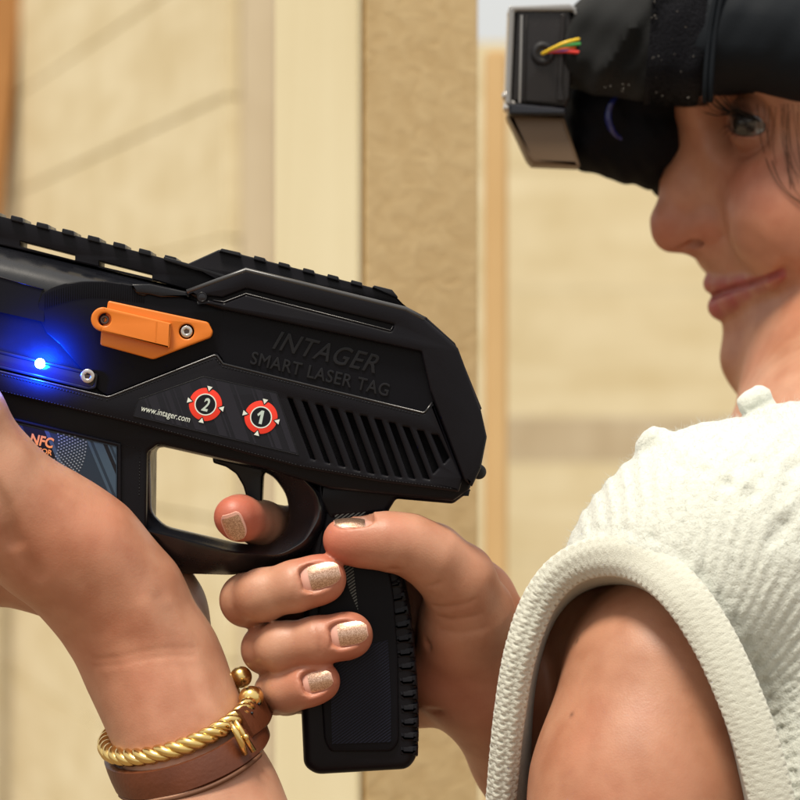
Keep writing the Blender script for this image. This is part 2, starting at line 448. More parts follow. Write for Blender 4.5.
def sculpt(name, shape, lo, hi, vox, band=3.0):
    B = 16
    grid = openvdb.FloatGrid(); grid.background = band * vox
    lo = np.asarray(lo, float); n = np.ceil((np.asarray(hi) - lo) / (vox * B)).astype(int)
    ii = np.stack(np.meshgrid(*[np.arange(k) for k in n], indexing='ij'), -1).reshape(-1, 3)
    cen = lo + (ii + 0.5) * B * vox
    half = B * vox * math.sqrt(3) / 2
    f0 = np.concatenate([shape.ev(cen[i:i + 60000]) for i in range(0, len(cen), 60000)])
    loc = np.stack(np.meshgrid(*[np.arange(B)] * 3, indexing='ij'), -1).reshape(-1, 3)
    bw = band * vox
    cnt = 0
    for k in range(len(ii)):
        if f0[k] > half * 1.5 + 6: continue
        i0 = ii[k] * B
        if f0[k] < -half * 1.7 - 8:
            grid.fill(tuple(int(x) for x in i0), tuple(int(x) + B - 1 for x in i0), -bw, False); continue
        p = lo + (loc + i0) * vox
        d = shape.ev(p, cen[k], half)
        if d.min() > bw: continue
        if d.max() < -bw:
            grid.fill(tuple(int(x) for x in i0), tuple(int(x) + B - 1 for x in i0), -bw, False); continue
        cnt += 1
        grid.copyFromArray(np.clip(d, -bw, bw).reshape(B, B, B).astype(np.float32), ijk=tuple(int(x) for x in i0), tolerance=0)
    pts, quads = grid.convertToQuads(0.0)
    v = lo + pts * vox
    print(name, 'blocks', cnt, 'verts', len(v), round(time.time() - T0, 1), 's')
    return v, quads[:, ::-1]

def keep_largest(v, q):
    n = len(v); lab = np.arange(n)
    a = np.concatenate([q[:, 0], q[:, 1], q[:, 2], q[:, 3]]); b = np.concatenate([q[:, 1], q[:, 2], q[:, 3], q[:, 0]])
    while True:
        m = np.minimum(lab[a], lab[b]); new = lab.copy()
        np.minimum.at(new, a, m); np.minimum.at(new, b, m)
        new = new[new]; new = new[new]
        if (new == lab).all(): break
        lab = new
    root = np.bincount(lab).argmax(); keep = lab == root
    idx = np.cumsum(keep) - 1
    return v[keep], idx[q[keep[q[:, 0]]]]

def sculpt_mesh(name, shape, lo, hi, vox):
    v, q = sculpt(name, shape, lo, hi, vox)
    v, q = keep_largest(v, q)
    return mesh_np(name, v / 1000.0 + np.array((0, 0, CZ)), q), v

def chain(pts):
    """round cones through (px, py, d mm, r px)"""
    q = [(M(*p[:3]), p[3] * 0.33 * (1 + p[2] / 1000.0)) for p in pts]
    return [cone(q[i][0], q[i + 1][0], q[i][1], q[i + 1][1]) for i in range(len(q) - 1)]

# ------------------------------------------------------------------ camera, light, sky
cam = bpy.data.cameras.new('camera'); cam_o = bpy.data.objects.new('camera', cam); COL.objects.link(cam_o)
cam_o.location = (0, 0, CZ); cam_o.rotation_euler = (PI / 2, 0, 0)
cam.sensor_width = 36.0; cam.lens = 36.0 / (800 * S); cam.clip_start = 0.02; cam.clip_end = 500
cam.dof.use_dof = True; cam.dof.focus_distance = 1.0; cam.dof.aperture_fstop = cam.lens / 7.2
SC.camera = cam_o
SUN_DIR = Vector((-0.20, -0.34, 0.90)).normalized()
w = bpy.data.worlds.new('World'); SC.world = w; w.use_nodes = True
bg = w.node_tree.nodes['Background']; bg.inputs[1].default_value = 0.15
sky = w.node_tree.nodes.new('ShaderNodeTexSky'); sky.sky_type = 'NISHITA'; sky.sun_disc = False
sky.sun_elevation = math.asin(SUN_DIR.z); sky.sun_rotation = math.atan2(SUN_DIR.x, SUN_DIR.y)
sky.air_density = 1.0; sky.dust_density = 4.0; sky.ozone_density = 0.3
# high white cloud over the whole sky, brighter overhead as real cloud is
nt = w.node_tree
tc = nt.nodes.new('ShaderNodeTexCoord'); sp = nt.nodes.new('ShaderNodeSeparateXYZ'); nt.links.new(tc.outputs['Generated'], sp.inputs[0])
mr = nt.nodes.new('ShaderNodeMapRange'); mr.inputs['From Min'].default_value = 0.0; mr.inputs['From Max'].default_value = 1.0
mr.inputs['To Min'].default_value = 3.7; mr.inputs['To Max'].default_value = 6.0; nt.links.new(sp.outputs['Z'], mr.inputs['Value'])
cn = nt.nodes.new('ShaderNodeTexNoise'); cn.inputs['Scale'].default_value = 2.2; cn.inputs['Detail'].default_value = 6; nt.links.new(tc.outputs['Generated'], cn.inputs['Vector'])
fr = nt.nodes.new('ShaderNodeMapRange'); fr.inputs['From Min'].default_value = 0.25; fr.inputs['From Max'].default_value = 0.6; fr.inputs['To Min'].default_value = 0.65; fr.inputs['To Max'].default_value = 1.0
nt.links.new(cn.outputs['Fac'], fr.inputs['Value'])
cc_ = nt.nodes.new('ShaderNodeVectorMath'); cc_.operation = 'SCALE'; cc_.inputs[0].default_value = (1.0, 0.965, 0.90); nt.links.new(mr.outputs[0], cc_.inputs['Scale'])
mxc = nt.nodes.new('ShaderNodeMix'); mxc.data_type = 'RGBA'; nt.links.new(fr.outputs[0], mxc.inputs[0]); nt.links.new(sky.outputs[0], mxc.inputs[6]); nt.links.new(cc_.outputs[0], mxc.inputs[7])
nt.links.new(mxc.outputs[2], bg.inputs[0])
sl = bpy.data.lights.new('sun', 'SUN'); sl.energy = 3.3; sl.angle = math.radians(16); sl.color = (1.0, 0.915, 0.78)
so = bpy.data.objects.new('sun', sl); COL.objects.link(so); so.location = (-2, -2, 5)
so.rotation_euler = SUN_DIR.to_track_quat('Z', 'Y').to_euler()
SC.view_settings.view_transform = 'Standard'; SC.view_settings.look = 'None'; SC.view_settings.exposure = 0.45; SC.view_settings.gamma = 1
SC.view_settings.use_curve_mapping = False

# ------------------------------------------------------------------ the place: timber arena
wood_material('plywood', (0.62, 0.52, 0.31), (0.76, 0.68, 0.47), 6, (0.3, 0.3, 2.2))
wood_material('pale_timber', (0.62, 0.54, 0.34), (0.72, 0.66, 0.46), 16, (1, 1, 0.10))
wood_material('rough_timber', (0.58, 0.42, 0.21), (0.72, 0.56, 0.31), 120, (0.8, 0.8, 1.1))
wood_material('brown_timber', (0.26, 0.115, 0.035), (0.44, 0.22, 0.08), 14, (1, 1, 0.08))
wood_material('grey_timber', (0.47, 0.38, 0.25), (0.58, 0.495, 0.35), 14, (1, 1, 0.08))
wood_material('dirt', (0.10, 0.070, 0.042), (0.24, 0.175, 0.11), 5, (1, 1, 1))

def box_mesh(lo, hi, bev=0.002):
    bm = bmesh.new(); bmesh.ops.create_cube(bm, size=1)
    for v in bm.verts: v.co = Vector([lo[i] if v.co[i] < 0 else hi[i] for i in range(3)])
    if bev: bmesh.ops.bevel(bm, geom=bm.edges[:], offset=bev, segments=2, affect='EDGES', clamp_overlap=True)
    me = bpy.data.meshes.new('box'); bm.to_mesh(me); bm.free()
    return me

def placed_box(name, origin, xdir, size, mat, parent=None, bev=0.002):
    """box with its corner at origin, running size[0] along xdir, size[1] square to it (to the left of xdir), size[2] up"""
    me = box_mesh((0, 0, 0), size, bev)
    x = Vector((xdir[0], xdir[1], 0)).normalized(); y = Vector((-x.y, x.x, 0))
    mt = Matrix(((x.x, y.x, 0, origin[0]), (x.y, y.y, 0, origin[1]), (0, 0, 1, origin[2]), (0, 0, 0, 1)))
    me.transform(mt); smooth_by_angle(me, 30)
    return link(name, me, MAT[mat] if mat else None, parent)

g = bpy.data.meshes.new('ground')
nx = 40; gv = []; gf = []
for i in range(nx + 1):
    for j in range(nx + 1):
        u = (i / nx * 2 - 1); v = (j / nx * 2 - 1)
        x = 60 * u * abs(u); y = 60 * v * abs(v)
        gv.append((x, y, random.uniform(-.012, 0.0)))
for i in range(nx):
    for j in range(nx):
        a = i * (nx + 1) + j; gf.append((a, a + nx + 1, a + nx + 2, a + 1))
g.from_pydata(gv, [], gf)
tag(link('ground', g, MAT['dirt']), kind='structure')

def pxX(px, Y): return (px - 400) * S * Y

# square timber post standing on edge behind the muzzle side
a = math.radians(36)
post = empty('timber_post', (pxX(357, 1.42), 1.42, 0), 'square timber post with a pale face and a rough brown face, behind the pistol', 'post')
Yp = 1.42; Xp = pxX(357, Yp); wd = 0.0697
placed_box('post_timber', (Xp + math.cos(a) * 0.0034, Yp + math.sin(a) * 0.0034, -0.01), (math.cos(a), math.sin(a)), (wd, wd, 2.9), 'rough_timber', post, 0.0025)
# thin planed pale board on its left side
lf = Vector((-math.sin(a), math.cos(a)))
placed_box('facing_board', (Xp, Yp, 0.0), (math.cos(a), math.sin(a)), (0.003, wd, 2.89), 'pale_timber', post, 0.0006)

# board wall running away on the left
A = Vector((-0.158, 3.0)) * 1.75; dr = Vector((-0.275, 1.0)).normalized()
wall = empty('plank_wall', (A.x, A.y, 0), 'pale horizontal plank wall running back behind the pistol barrel', 'wall')
zs = [-1.45 + CZ]; z = CZ - 0.70
while z > 0.25: z -= 0.245
edges = [z + 0.245 * k for k in range(0, 12)]
random.seed(3)
for k in range(len(edges) - 1):
    if k == 0: z0 = 0.0
    else: z0 = edges[k]
    t = random.uniform(-.001, .001)
    o = placed_box('plank', (A.x + t, A.y, z0 + 0.001), (dr.x, dr.y), (7.2, 0.028, edges[k + 1] - z0 - 0.002), 'plywood', wall, 0.0022)
placed_box('end_post', (A.x + 0.001, A.y - 0.02, 0.0), (1, 0), (0.066, 0.04, 2.9), 'grey_timber', wall, 0.003)
placed_box('backing_board', (A.x + 0.016, A.y + 0.022, 0.0), (dr.x, dr.y), (7.0, 0.012, 2.8), 'grey_timber', wall, 0)

# the wall turns a corner at its far end
E_ = A + dr * 7.15
for k in range(len(edges) - 1):
    placed_box('plank', (E_.x - 7.0, E_.y, (0.0 if k == 0 else edges[k]) + 0.001), (1, 0), (7.0, 0.028, edges[k + 1] - (0.0 if k == 0 else edges[k]) - 0.002), 'plywood', wall, 0.0022)

# brown post at the far left edge
o = placed_box('brown_post', (pxX(-75, 7.6), 7.6, 0.0), (1, 0), (0.217, 0.09, 2.9), 'brown_timber')
for v_ in o.data.vertices: v_.co.x -= (2.2 - v_.co.z) * 0.10
tag(o, 'reddish brown timber post in front of the plank wall at the edge of the photo', 'post')

# narrow orange brown stud beside the post, and board wall beyond the face
o = placed_box('wall_stud', (pxX(486, 2.3), 2.3, 0.0), (1, 0), (0.0165, 0.05, CZ + 0.265), 'brown_timber')
wood_material('honey_timber', (0.56, 0.37, 0.17), (0.68, 0.49, 0.26), 12, (1, 1, 0.08))
o.data.materials[0] = MAT['honey_timber']
tag(o, 'narrow honey coloured upright stud between the square post and the far board wall', 'stud')
Yw = 9.0
wall2 = empty('board_wall', (pxX(640, Yw), Yw, 0), 'low blurred wall of wide horizontal boards behind the face', 'wall')
zof = lambda py: CZ + (400 - py) * S * Yw
bz = [0.0, 0.2, 0.4] + [zof(y) for y in (690, 560, 462, 418, 290, 170, 42)]
for k in range(len(bz) - 1):
    o = placed_box('board', (pxX(432, Yw), Yw, bz[k] + .0005), (1, 0), (3.4, 0.025, bz[k + 1] - bz[k] - 0.001), 'grey_timber' if k == 5 else 'plywood', wall2, 0.001)
# ------------------------------------------------------------------ the laser tag pistol
gun = empty('laser_tag_pistol', P(360, 776, 25), 'black plastic laser tag pistol with orange plate and glowing blue light, held in both hands', 'toy gun')
G = lambda name, loops, d0, d1, mat='black_plastic', bev=0.3, par=None, res=2: plate(name, loops, d0, d1, mat, par or gun, bev, res)
TH = math.radians(13.6)
ex, ey = math.cos(TH), math.sin(TH)
def ax(px, py, u, v):   # step u along the barrel (backwards) and v square to it (down), pixels
    return (px + u * ex - v * ey, py + u * ey + v * ex)

# core of the body
core = [(-260, 222), (0, 285), (150, 319), (180, 292), (190, 293), (247, 272), (405, 311), (424, 321), (454, 348), (478, 412), (484, 437), (470, 489), (453, 501), (395, 496), (330, 489), (262, 468), (158, 444), (147, 452), (146, 530), (152, 552), (120, 575), (40, 560), (-60, 535), (-70, 445), (-260, 398)]
G('body_shell', rounded(core, 3), 4, 46, bev=1.4)
# wedge under the core at the rear and step for the grip
under = [(318, 480), (462, 490), (472, 490), (453, 504), (396, 499), (386, 515), (330, 520), (316, 500)]
G('tang', rounded(under, 3), 7, 43, bev=2.0)

# barrel shroud: rounded top swept along the barrel
rings = []
for u in np.linspace(-270, 196, 24):
    ring = []
    for ang in np.linspace(math.radians(-97), math.radians(97), 25):
        # near half is the visible one
        ring.append((39 - 38 * math.cos(ang) if False else None))
    r = []
    for k in range(26):
        t = k / 25 * PI      # from far to near side over the top
        d = 25 + 22.5 * math.cos(t) ** 1 if True else 0
        v = 38 - 37 * abs(math.sin(t)) ** 0.85
        q = ax(0, 243, u, v)
        r.append(P(q[0], q[1], d))
    q = ax(0, 243, u, 58); r.append(P(q[0], q[1], 6)); r.append(P(q[0], q[1], 44))
    rings.append(r)
loft('barrel_shroud', rings, 'guard_black', gun)
# chamfer under the shroud on the near side
def strip(name, top, bot, dt, db, back, mat):
    """facet between two lines, closed at the back"""
    rings = []
    for (a, b) in zip(top, bot):
        rings.append([P(a[0], a[1], dt), P(b[0], b[1], db), P(b[0], b[1], back), P(a[0], a[1], back)])
    return loft(name, rings, mat, gun)
strip('shroud_facet', [(-262, 214), (0, 277), (44, 289)], [(-262, 256), (0, 312), (44, 322)], 2.4, 0.6, 8, 'black_panel')

# textured panel that carries the orange plate
arc = [(38, 318), (38, 303), (42, 293), (52, 287), (66, 283), (84, 281), (104, 281), (122, 283), (140, 286), (152, 287), (168, 292), (186, 298), (224, 310), (224, 363), (216, 353), (108, 396), (100, 392), (60, 345), (46, 333)]
G('side_panel', rounded(arc, 1.5), 1.2, 5.5, 'black_panel', 0.5)
serr = [[(x, y0), (x + 1.1, y0 + .2), (x + 1.1, y0 + 16), (x, y0 + 16)] for x, y0 in [(44 + 2.3 * k, 293 - 11 * math.sin(min(1, k / 22) * PI / 2) + max(0, k - 26) * .28) for k in range(44)]]
me = join_meshes('serration', [plate_mesh('s', [q], 0.9, 2, 0.12, 1) for q in serr[:44]])
link('serration', me, MAT['black_panel'], gun)
G('locating_tab', rounded([(138, 286), (152.5, 285), (150, 293), (144, 296), (137, 294)], 1), 0.0, 4, 'black_satin', 0.4)

# recessed panel with raised lettering
rec = [(190, 300), (224, 309), (421, 352), (434, 401), (424, 413), (224, 366), (216, 356), (180, 380), (180, 310)]
G('name_panel', rec, 1.3, 6, 'black_panel', 0.0)
t1 = text_mesh('INTAGER', 326, 352, 106, 18.5, 13.6, 0.75, 1.8, 0.22, 0.32, 1.08, 0.0)
t2 = text_mesh('SMART LASER TAG', 320.0, 374, 141, 12.5, 13.4, 0.75, 1.8, 0.2, 0.0, 1.08, 0.0)
link('maker_lettering', join_meshes('maker_lettering', [t1]), MAT['black_satin'], gun)
link('slogan_lettering', join_meshes('slogan_lettering', [t2]), MAT['black_satin'], gun)

# raised frame round the rear with its groove
frame = [(186, 291.5), (247, 269.5), (407, 309), (425, 319), (458, 348), (481, 410), (487, 437), (481, 468), (472, 487), (464, 480), (430, 391), (421, 352), (224, 310), (196, 301),
         (209, 300), (224, 302.5), (246, 294), (391, 331), (394, 325), (246, 289), (222, 298), (209, 296.5), (196, 298)]
frame = rounded(frame, 1.2, 3)
G('rear_frame', frame, -2.6, 5, 'black_plastic', 1.1)
G('frame_groove_floor', [(205, 294), (246, 285), (398, 322), (394, 335), (246, 298), (222, 306), (205, 303)], -0.9, 4, 'black_panel', 0.0)
# little armour steps along the back edge
G('back_step', rounded([(425, 316), (455, 343), (459, 352), (482, 409), (477, 412), (455, 352), (424, 322)], 1), 3, 44, 'black_plastic', 0.8)
G('back_knob', circle_pts(479, 472, 7.5), 14, 34, 'black_rubber', 1.5)
# long cover lip with the bright ridge in front of the frame
lip = [(130, 284), (150, 284), (186, 291.5), (190, 297), (160, 297), (150, 294.5), (136, 293)]
G('cover_lip', rounded(lip, 1), -0.6, 5, 'black_satin', 0.6)
G('pin_hole', circle_pts(202, 297, 4.2), -2.75, 0, 'black_gloss', 0.1)
link('pin_hole_rim', tube_mesh([P(202 + 4.4 * math.cos(t), 297 + 4.4 * math.sin(t), -2.7) for t in np.linspace(0, 2 * PI, 25)[:-1]], 0.00025, 6, True), MAT['black_satin'], gun)

# lower plate with the diagonal vents and a chamfered upper edge
lower = [(-260, 309), (0, 371), (108, 397), (216, 354.5), (223, 363.5), (424, 413), (432.5, 402), (463, 478), (459, 492), (380, 482), (300, 468), (140, 426), (0, 392), (-260, 330)]
slots = []
tops = [(290, 398), (304.5, 401), (319, 404.5), (334, 408), (349, 412), (363.5, 415.5), (378, 419), (392, 422.5), (406, 426.5), (420.5, 430.5), (435, 434.5)]
bots = [(313, 459), (327.5, 462.5), (342, 466), (357, 470), (371, 473), (385, 475), (398.5, 476.5), (412, 478), (426.5, 478.5), (435.5, 471), (446, 461)]
for i, ((a, b), (c, d)) in enumerate(zip(tops, bots)):
    w_ = 6.2 if 2 <= i else 4.5
    if i >= 9:
        slots.append(rounded([(a - w_ / 2, b), (a + w_ / 2, b + 1), (c + w_ / 2, d - 3), (c - w_ / 2 + 1, d + 2.5)], 1, 3))
    else:
        slots.append(rounded([(a - w_ / 2, b), (a + w_ / 2, b + 1.4), (c + w_ / 2, d + 1), (c - w_ / 2, d - .6)], 1, 3))
G('lower_plate', [rounded(lower, 1.5)] + slots, -1.0, 6, 'black_plastic', 0.9)
for i, (q, (c, d)) in enumerate(zip(slots, bots)):     # stepped floor of each vent
    pass
floor = [(284, 394), (440, 430), (452, 462), (430, 482), (306, 462)]
G('vent_floor', floor, 2.6, 5.5, 'pad_foam', 0)
# dashed lines imitating the broken highlights along the chamfered plate edges
def dashes(name, pts, step, on, d, r):
    mes = []
    for (p, q) in zip(pts[:-1], pts[1:]):
        L = math.hypot(q[0] - p[0], q[1] - p[1]); n = int(L / step)
        for k in range(n):
            t0 = k * step / L; t1 = t0 + on / L
            mes.append(tube_mesh([P(p[0] + (q[0] - p[0]) * t, p[1] + (q[1] - p[1]) * t, d) for t in (t0, t1)], r, 5))
    return link(name, join_meshes(name, mes), MAT['black_satin'], gun)
dashes('edge_glint', [(-30, 367), (106, 400.5), (215, 358), (222, 366.5), (423, 416)], 3.2, 1.9, -1.05, 0.00016)
dashes('edge_glint', [(-30, 383.5), (140, 423.5), (300, 465.5), (380, 479), (455, 489)], 3.2, 1.9, -1.05, 0.00016)
dashes('edge_glint', [(8, 417), (140, 449), (139, 500)], 3.2, 1.9, 3.95, 0.00014)

def ridge(name, pts, d, r, mat='highlight_black'):  # glossy tubes added along the edges to imitate their highlights
    return link(name, tube_mesh([P(*q, d) for q in pts], r, 8), MAT[mat], gun)
ridge('edge_highlight', [(-260, 308), (0, 371.6), (107, 397.2), (111, 396.4), (214, 355.4), (217, 355.6), (223, 363.8), (300, 383), (423, 413), (426, 411), (432.5, 402.5)], -0.75, 0.00042)
ridge('edge_highlight', [(187, 292), (246, 270.2), (300, 283.3), (406, 309.3), (424, 319)], -1.9, 0.00085, 'highlight_grey')  # greyer, so the wide highlight on the frame edge is in the colour
ridge('edge_highlight', [(213, 300), (224, 302), (246, 293.6), (390.5, 330.5), (393, 326)], -2.35, 0.00022)
ridge('edge_highlight', [(-30, 276.5 - 7.3), (0, 277), (43, 289)], 2.0, 0.00025)
# light bar with the blue lamp
bar = [(-120, 322), (98, 374), (96, 388.5), (88, 390), (-120, 339)]
G('light_bar', [rounded(bar, 2.5), rounded([(-118, 325.5), (95, 376.5), (93.5, 386), (88, 387), (-118, 336.5)], 2)], -0.4, 4, 'black_satin', 0.3)
G('light_window', rounded([(-118, 325.5), (95, 376.5), (93.5, 386), (88, 387), (-118, 336.5)], 2), 0.5, 4, 'black_gloss', 0.1)
led = link('lamp', sphere_mesh(P(40, 363.5, -0.5), 0.00165, 20, (1, 0.7, 1)), MAT['led_blue'], gun)
pl = bpy.data.lights.new('lamp_glow_spot', 'SPOT'); pl.color = (0.0, 0.05, 1.0); pl.energy = 0.38; pl.shadow_soft_size = 0.002; pl.spot_size = math.radians(150); pl.spot_blend = 0.6
po = bpy.data.objects.new('lamp_glow_spot', pl); COL.objects.link(po); po.location = P(37, 361, -7.5); po.rotation_euler = (PI / 2, 0, 0)  # added spot hovering off the plastic, imitating the halo of the blue lamp

def hex_screw(cx, cy, r, d, parent):
    o = link('screw', join_meshes('screw', [plate_mesh('h', [circle_pts(cx, cy, r, 28), circle_pts(cx, cy, r * 0.42, 6, rot=0.4)], d, d + 1.4, 0.35, 3)]), MAT['steel'], parent)
    smooth_by_angle(o.data, 40)
    link('hex_socket', plate_mesh('hs', [circle_pts(cx, cy, r * 0.46, 6, rot=0.4)], d + 0.9, d + 1.5, 0), MAT['dark_steel'], o)
    return o
hex_screw(87.5, 376, 7.2, -0.9, gun)

# orange plate with its raised bar and two sunk screws
op = rounded([(108, 300.5), (208, 322), (213, 332), (210.5, 337.5), (153, 359.5), (100, 345), (101, 331), (106, 313)], 2.5)
hole2 = circle_pts(186.5, 331.5, 7.6)
pl_o = G('mounting_plate', [op, hole2], -1.6, 2.5, 'orange_plastic', 0.55)
barp = [(103, 307.5)] + [(172, 323.5, 2), (170.5, 348.5, 2), (104, 331.2)]
cap = [(103 + 12.2 * math.cos(t), 319.3 + 12.2 * math.sin(t)) for t in np.linspace(math.radians(100), math.radians(272), 16)]
G('raised_bar', [cap + rounded([(104, 307.2), (171, 323.2), (169.5, 348), (101, 331.4)], 0.3, 2), circle_pts(104.5, 319.5, 6.6)], -4.2, 0, 'orange_plastic', 0.5, pl_o)
# sloping end facet of the bar
z_ = [P(156, 321.5, -4.3), P(171.5, 325.5, -3.4), P(170, 347, -3.4), P(155, 341.5, -4.3), P(156, 321.5, -2), P(171.5, 325.5, -2), P(170, 347, -2), P(155, 341.5, -2)]
me = bpy.data.meshes.new('bar_facet'); me.from_pydata([tuple(v) for v in z_], [], [(0, 1, 2, 3), (4, 7, 6, 5), (0, 4, 5, 1), (1, 5, 6, 2), (2, 6, 7, 3), (3, 7, 4, 0)]); me.update()
link('bar_facet', me, MAT['orange_plastic'], pl_o)
hex_screw(186.5, 331.5, 6.2, -1.2, pl_o)
sc2 = hex_screw(104.5, 319.8, 5.0, -1.8, pl_o); sc2.data.materials[0] = MAT['dark_steel']

# sticker with the two numbered badges
stp = [(133, 416), (138, 399.5), (203.5, 376.5), (277, 392.5), (299, 455)]
st = G('badge_sticker', rounded(stp, 1), -1.25, -0.5, 'sticker_black', 0.08)
def clip_poly(poly, half):
    """clip by half plane a*x+b*y<=c"""
    a, b, c = half; out = []
    for i in range(len(poly)):
        p = poly[i - 1]; q = poly[i]; fp = a * p[0] + b * p[1] - c; fq = a * q[0] + b * q[1] - c
        if (fp <= 0) != (fq <= 0):
            t = fp / (fp - fq); out.append((p[0] + (q[0] - p[0]) * t, p[1] + (q[1] - p[1]) * t))
        if fq <= 0: out.append(q)
    return out
def stripes(poly, slant, runs):
    """slanted bands x0..x1 (pixel x at y=420) clipped to a polygon"""
    out = []
    for x0, x1 in runs:
        # line x = x0 + slant*(y-420)
        q = clip_poly(poly, (-1, slant, -(x0 - slant * 420) + 0)) if False else clip_poly(poly, (-1, slant, slant * 420 - x0))
        q = clip_poly(q, (1, -slant, x1 - slant * 420))
        if len(q) >= 3: out.append(q)
    return out
inner = [(135, 415), (139.5, 400.5), (203.5, 378), (276, 393.8), (296.5, 453)]
runs = [(152, 154), (156, 165), (171, 173), (175, 180), (184, 185.5), (192, 203), (214, 222), (224, 225.5), (229, 242), (246, 248), (262, 264), (266, 272), (279, 289)]
plates('sticker_stripe', stripes(inner, 0.36, runs), -1.33, -1.2, 'sticker_grey', st)
link('sticker_border', tube_mesh([P(*q, -1.25) for q in rounded(stp, 1)], 0.00012, 5, True), MAT['black_satin'], st)
def badge(cx, cy, digit):
    b = plate('badge', [circle_pts(cx, cy, 16.6, 48)], -1.55, -1.3, 'badge_red', st, 0.05)
    # one surface on another: white ring, black disc, digit
    link('badge_disc', plate_mesh('bd', [circle_pts(cx, cy, 11.0, 40), circle_pts(cx, cy, 9.9, 40)], -1.62, -1.5, 0.0), MAT['badge_white'], b)
    link('badge_centre', plate_mesh('bc', [circle_pts(cx, cy, 9.95, 40)], -1.60, -1.5, 0.0), MAT['sticker_black'], b)
    link('badge_digit', plate_mesh('one', [[(cx - 3.6, cy - 3.2), (cx + .8, cy - 6.9), (cx + 3.4, cy - 6.3), (cx + .6, cy + 7.0), (cx - 2.4, cy + 6.3), (cx - .2, cy - 2.9), (cx - 3.0, cy - 1.2)]], -1.68, -1.58, 0) if digit == '1' else text_mesh(digit, cx + .3, cy, 7.0 if digit == '2' else 5.6, 13.5, 13, -1.68, -1.58, 0, 0.2, 1, 0.022), MAT['badge_mint'], b)
    tri = []; cut = []
    for kk, ang in enumerate((-76, 14, 104, 194)):
        t = math.radians(ang); c, s = math.cos(t), math.sin(t)
        def q(r, w): return (cx + r * c - w * s, cy + r * s + w * c)
        cut.append([q(17.2, -3.6), q(17.2, 3.6), q(12.4, 0.0)])
        tri.append([q(18.6, -2.7), q(18.6, 2.7), q(13.6, 0.0)])
    plates('badge_notch', cut, -1.61, -1.5, 'sticker_black', b)
    plates('badge_pointer', tri, -1.66, -1.5, 'badge_white', b)
badge(205.5, 404.5, '2')
badge(261, 417.3, '1')
link('web_address', text_mesh('www.intager.com', 165.5, 414.8, 50, 7.8, 13.4, -1.42, -1.3, 0, 0.12, 1.02, 0.0), MAT['badge_white'], st)

# blue sensor panel on the housing
nfc = [(-40, 409), (117, 446), (117, 512), (-40, 512)]
G('sensor_frame', [rounded([(-46, 404), (121, 443.5), (121, 520), (-46, 520)], 2), rounded([(-42, 408), (117.5, 446), (117.5, 514), (-42, 514)], 1)], 2.4, 6, 'black_plastic', 0.4)
nf = G('sensor_panel', nfc, 3.0, 6, 'panel_blue', 0.0)
nin = [(-39, 410.5), (116, 447), (116, 511), (-39, 511)]
plates('panel_stripe', stripes(nin, 0.42, [(78, 81), (84, 93), (97, 98.5), (101, 106), (110, 118), (121, 123), (40, 44)]), 2.9, 3.05, 'panel_blue_light', nf)
plates('panel_dark_stripe', stripes(nin, 0.42, [(93, 97), (106, 110), (20, 40), (124, 128)]), 2.92, 3.05, 'sticker_black', nf)
link('sensor_word', text_mesh('NFC', 42, 441, 23, 10.5, 13, 2.8, 3.0, 0, 0.0, 1.0, 0.03), MAT['print_orange'], nf)
link('sensor_small_word', text_mesh('SENSOR', 39, 450, 27, 5.2, 13, 2.8, 3.0, 0, 0.0, 1.0, 0.02), MAT['print_orange'], nf)
dots = []
for ri in range(11):
    R = 34 + ri * 2.7
    for k in range(46):
        t = math.radians(-25 + k * (165 / R) * 1.15)
        x, y = 25 + R * math.cos(t), 442 + R * math.sin(t)
        if x < 92 and y < 505 and y > 433 + (x - 60) * .24 and x > 40 and t < 1.6: dots.append([(x - .75, y - .75), (x + .75, y - .55), (x + .75, y + .75), (x - .75, y + .6)])
plates('panel_dot', dots, 2.85, 3.05, 'print_dot', nf)

# rails on top: body with slots, then the teeth
rail = [(-262, 152), (0, 216), (165, 258.5), (226, 276), (250, 286), (222, 300), (150, 279), (0, 245), (-262, 180)]
def rot_slot(x0, y0, x1, y1, h): return rounded([(x0, y0), (x1, y1), (x1, y1 + h), (x0, y0 + h)], 0.8, 2)
sl_ = [rot_slot(-60, 223.5, -2, 237.5, 5.2), rot_slot(20, 241, 75, 255, 5.2), rot_slot(99, 261, 152, 274.5, 5.2)]
rl = G('front_rail', [rail] + sl_, 16, 36, 'black_plastic', 0.4)
teeth = []
for k in range(-9, 7):
    x = 16.5 + 25.6 * k; y = 216.6 + 6.6 * k
    teeth.append([(x - 6.3, y + 3.5), (x - 5.3, y - 1.6), (x + 6, y + 1.2), (x + 6.6, y + 7)])
plates('rail_tooth', [rounded(t, .8, 2) for t in teeth], 14, 38, 'black_satin', rl, 0.3)
plates('rail_top_bar', [rounded([(164, 256.4), (228, 275), (226, 280), (163, 260)], .8, 2)], 12, 38, 'black_satin', rl, 0.3)
rr = [(186, 264.5), (219, 249.5), (242, 254.5), (392, 292.5), (408, 309), (250, 278), (225, 285)]
rl2 = G('rear_rail', rounded(rr, 1), 12, 36, 'black_plastic', 0.5)
t2_ = [[(218.5, 251.5), (221.5, 248.3), (240, 252.4), (241, 257)]]
for (x, y) in [(259.5, 258), (284, 264.2), (308.5, 270.3), (333, 276.4), (356.5, 282.4)]:
    t2_.append([(x - 6.2, y + 1.6), (x - 5.2, y - 2.6), (x + 5.4, y + 0.1), (x + 6.2, y + 5)])
t2_.append([(372, 287.5), (374, 285.2), (392, 289.6), (398, 297), (396, 298)])
plates('rail_tooth', [rounded(t, .8, 2) for t in t2_], 10, 38, 'black_satin', rl2, 0.35)

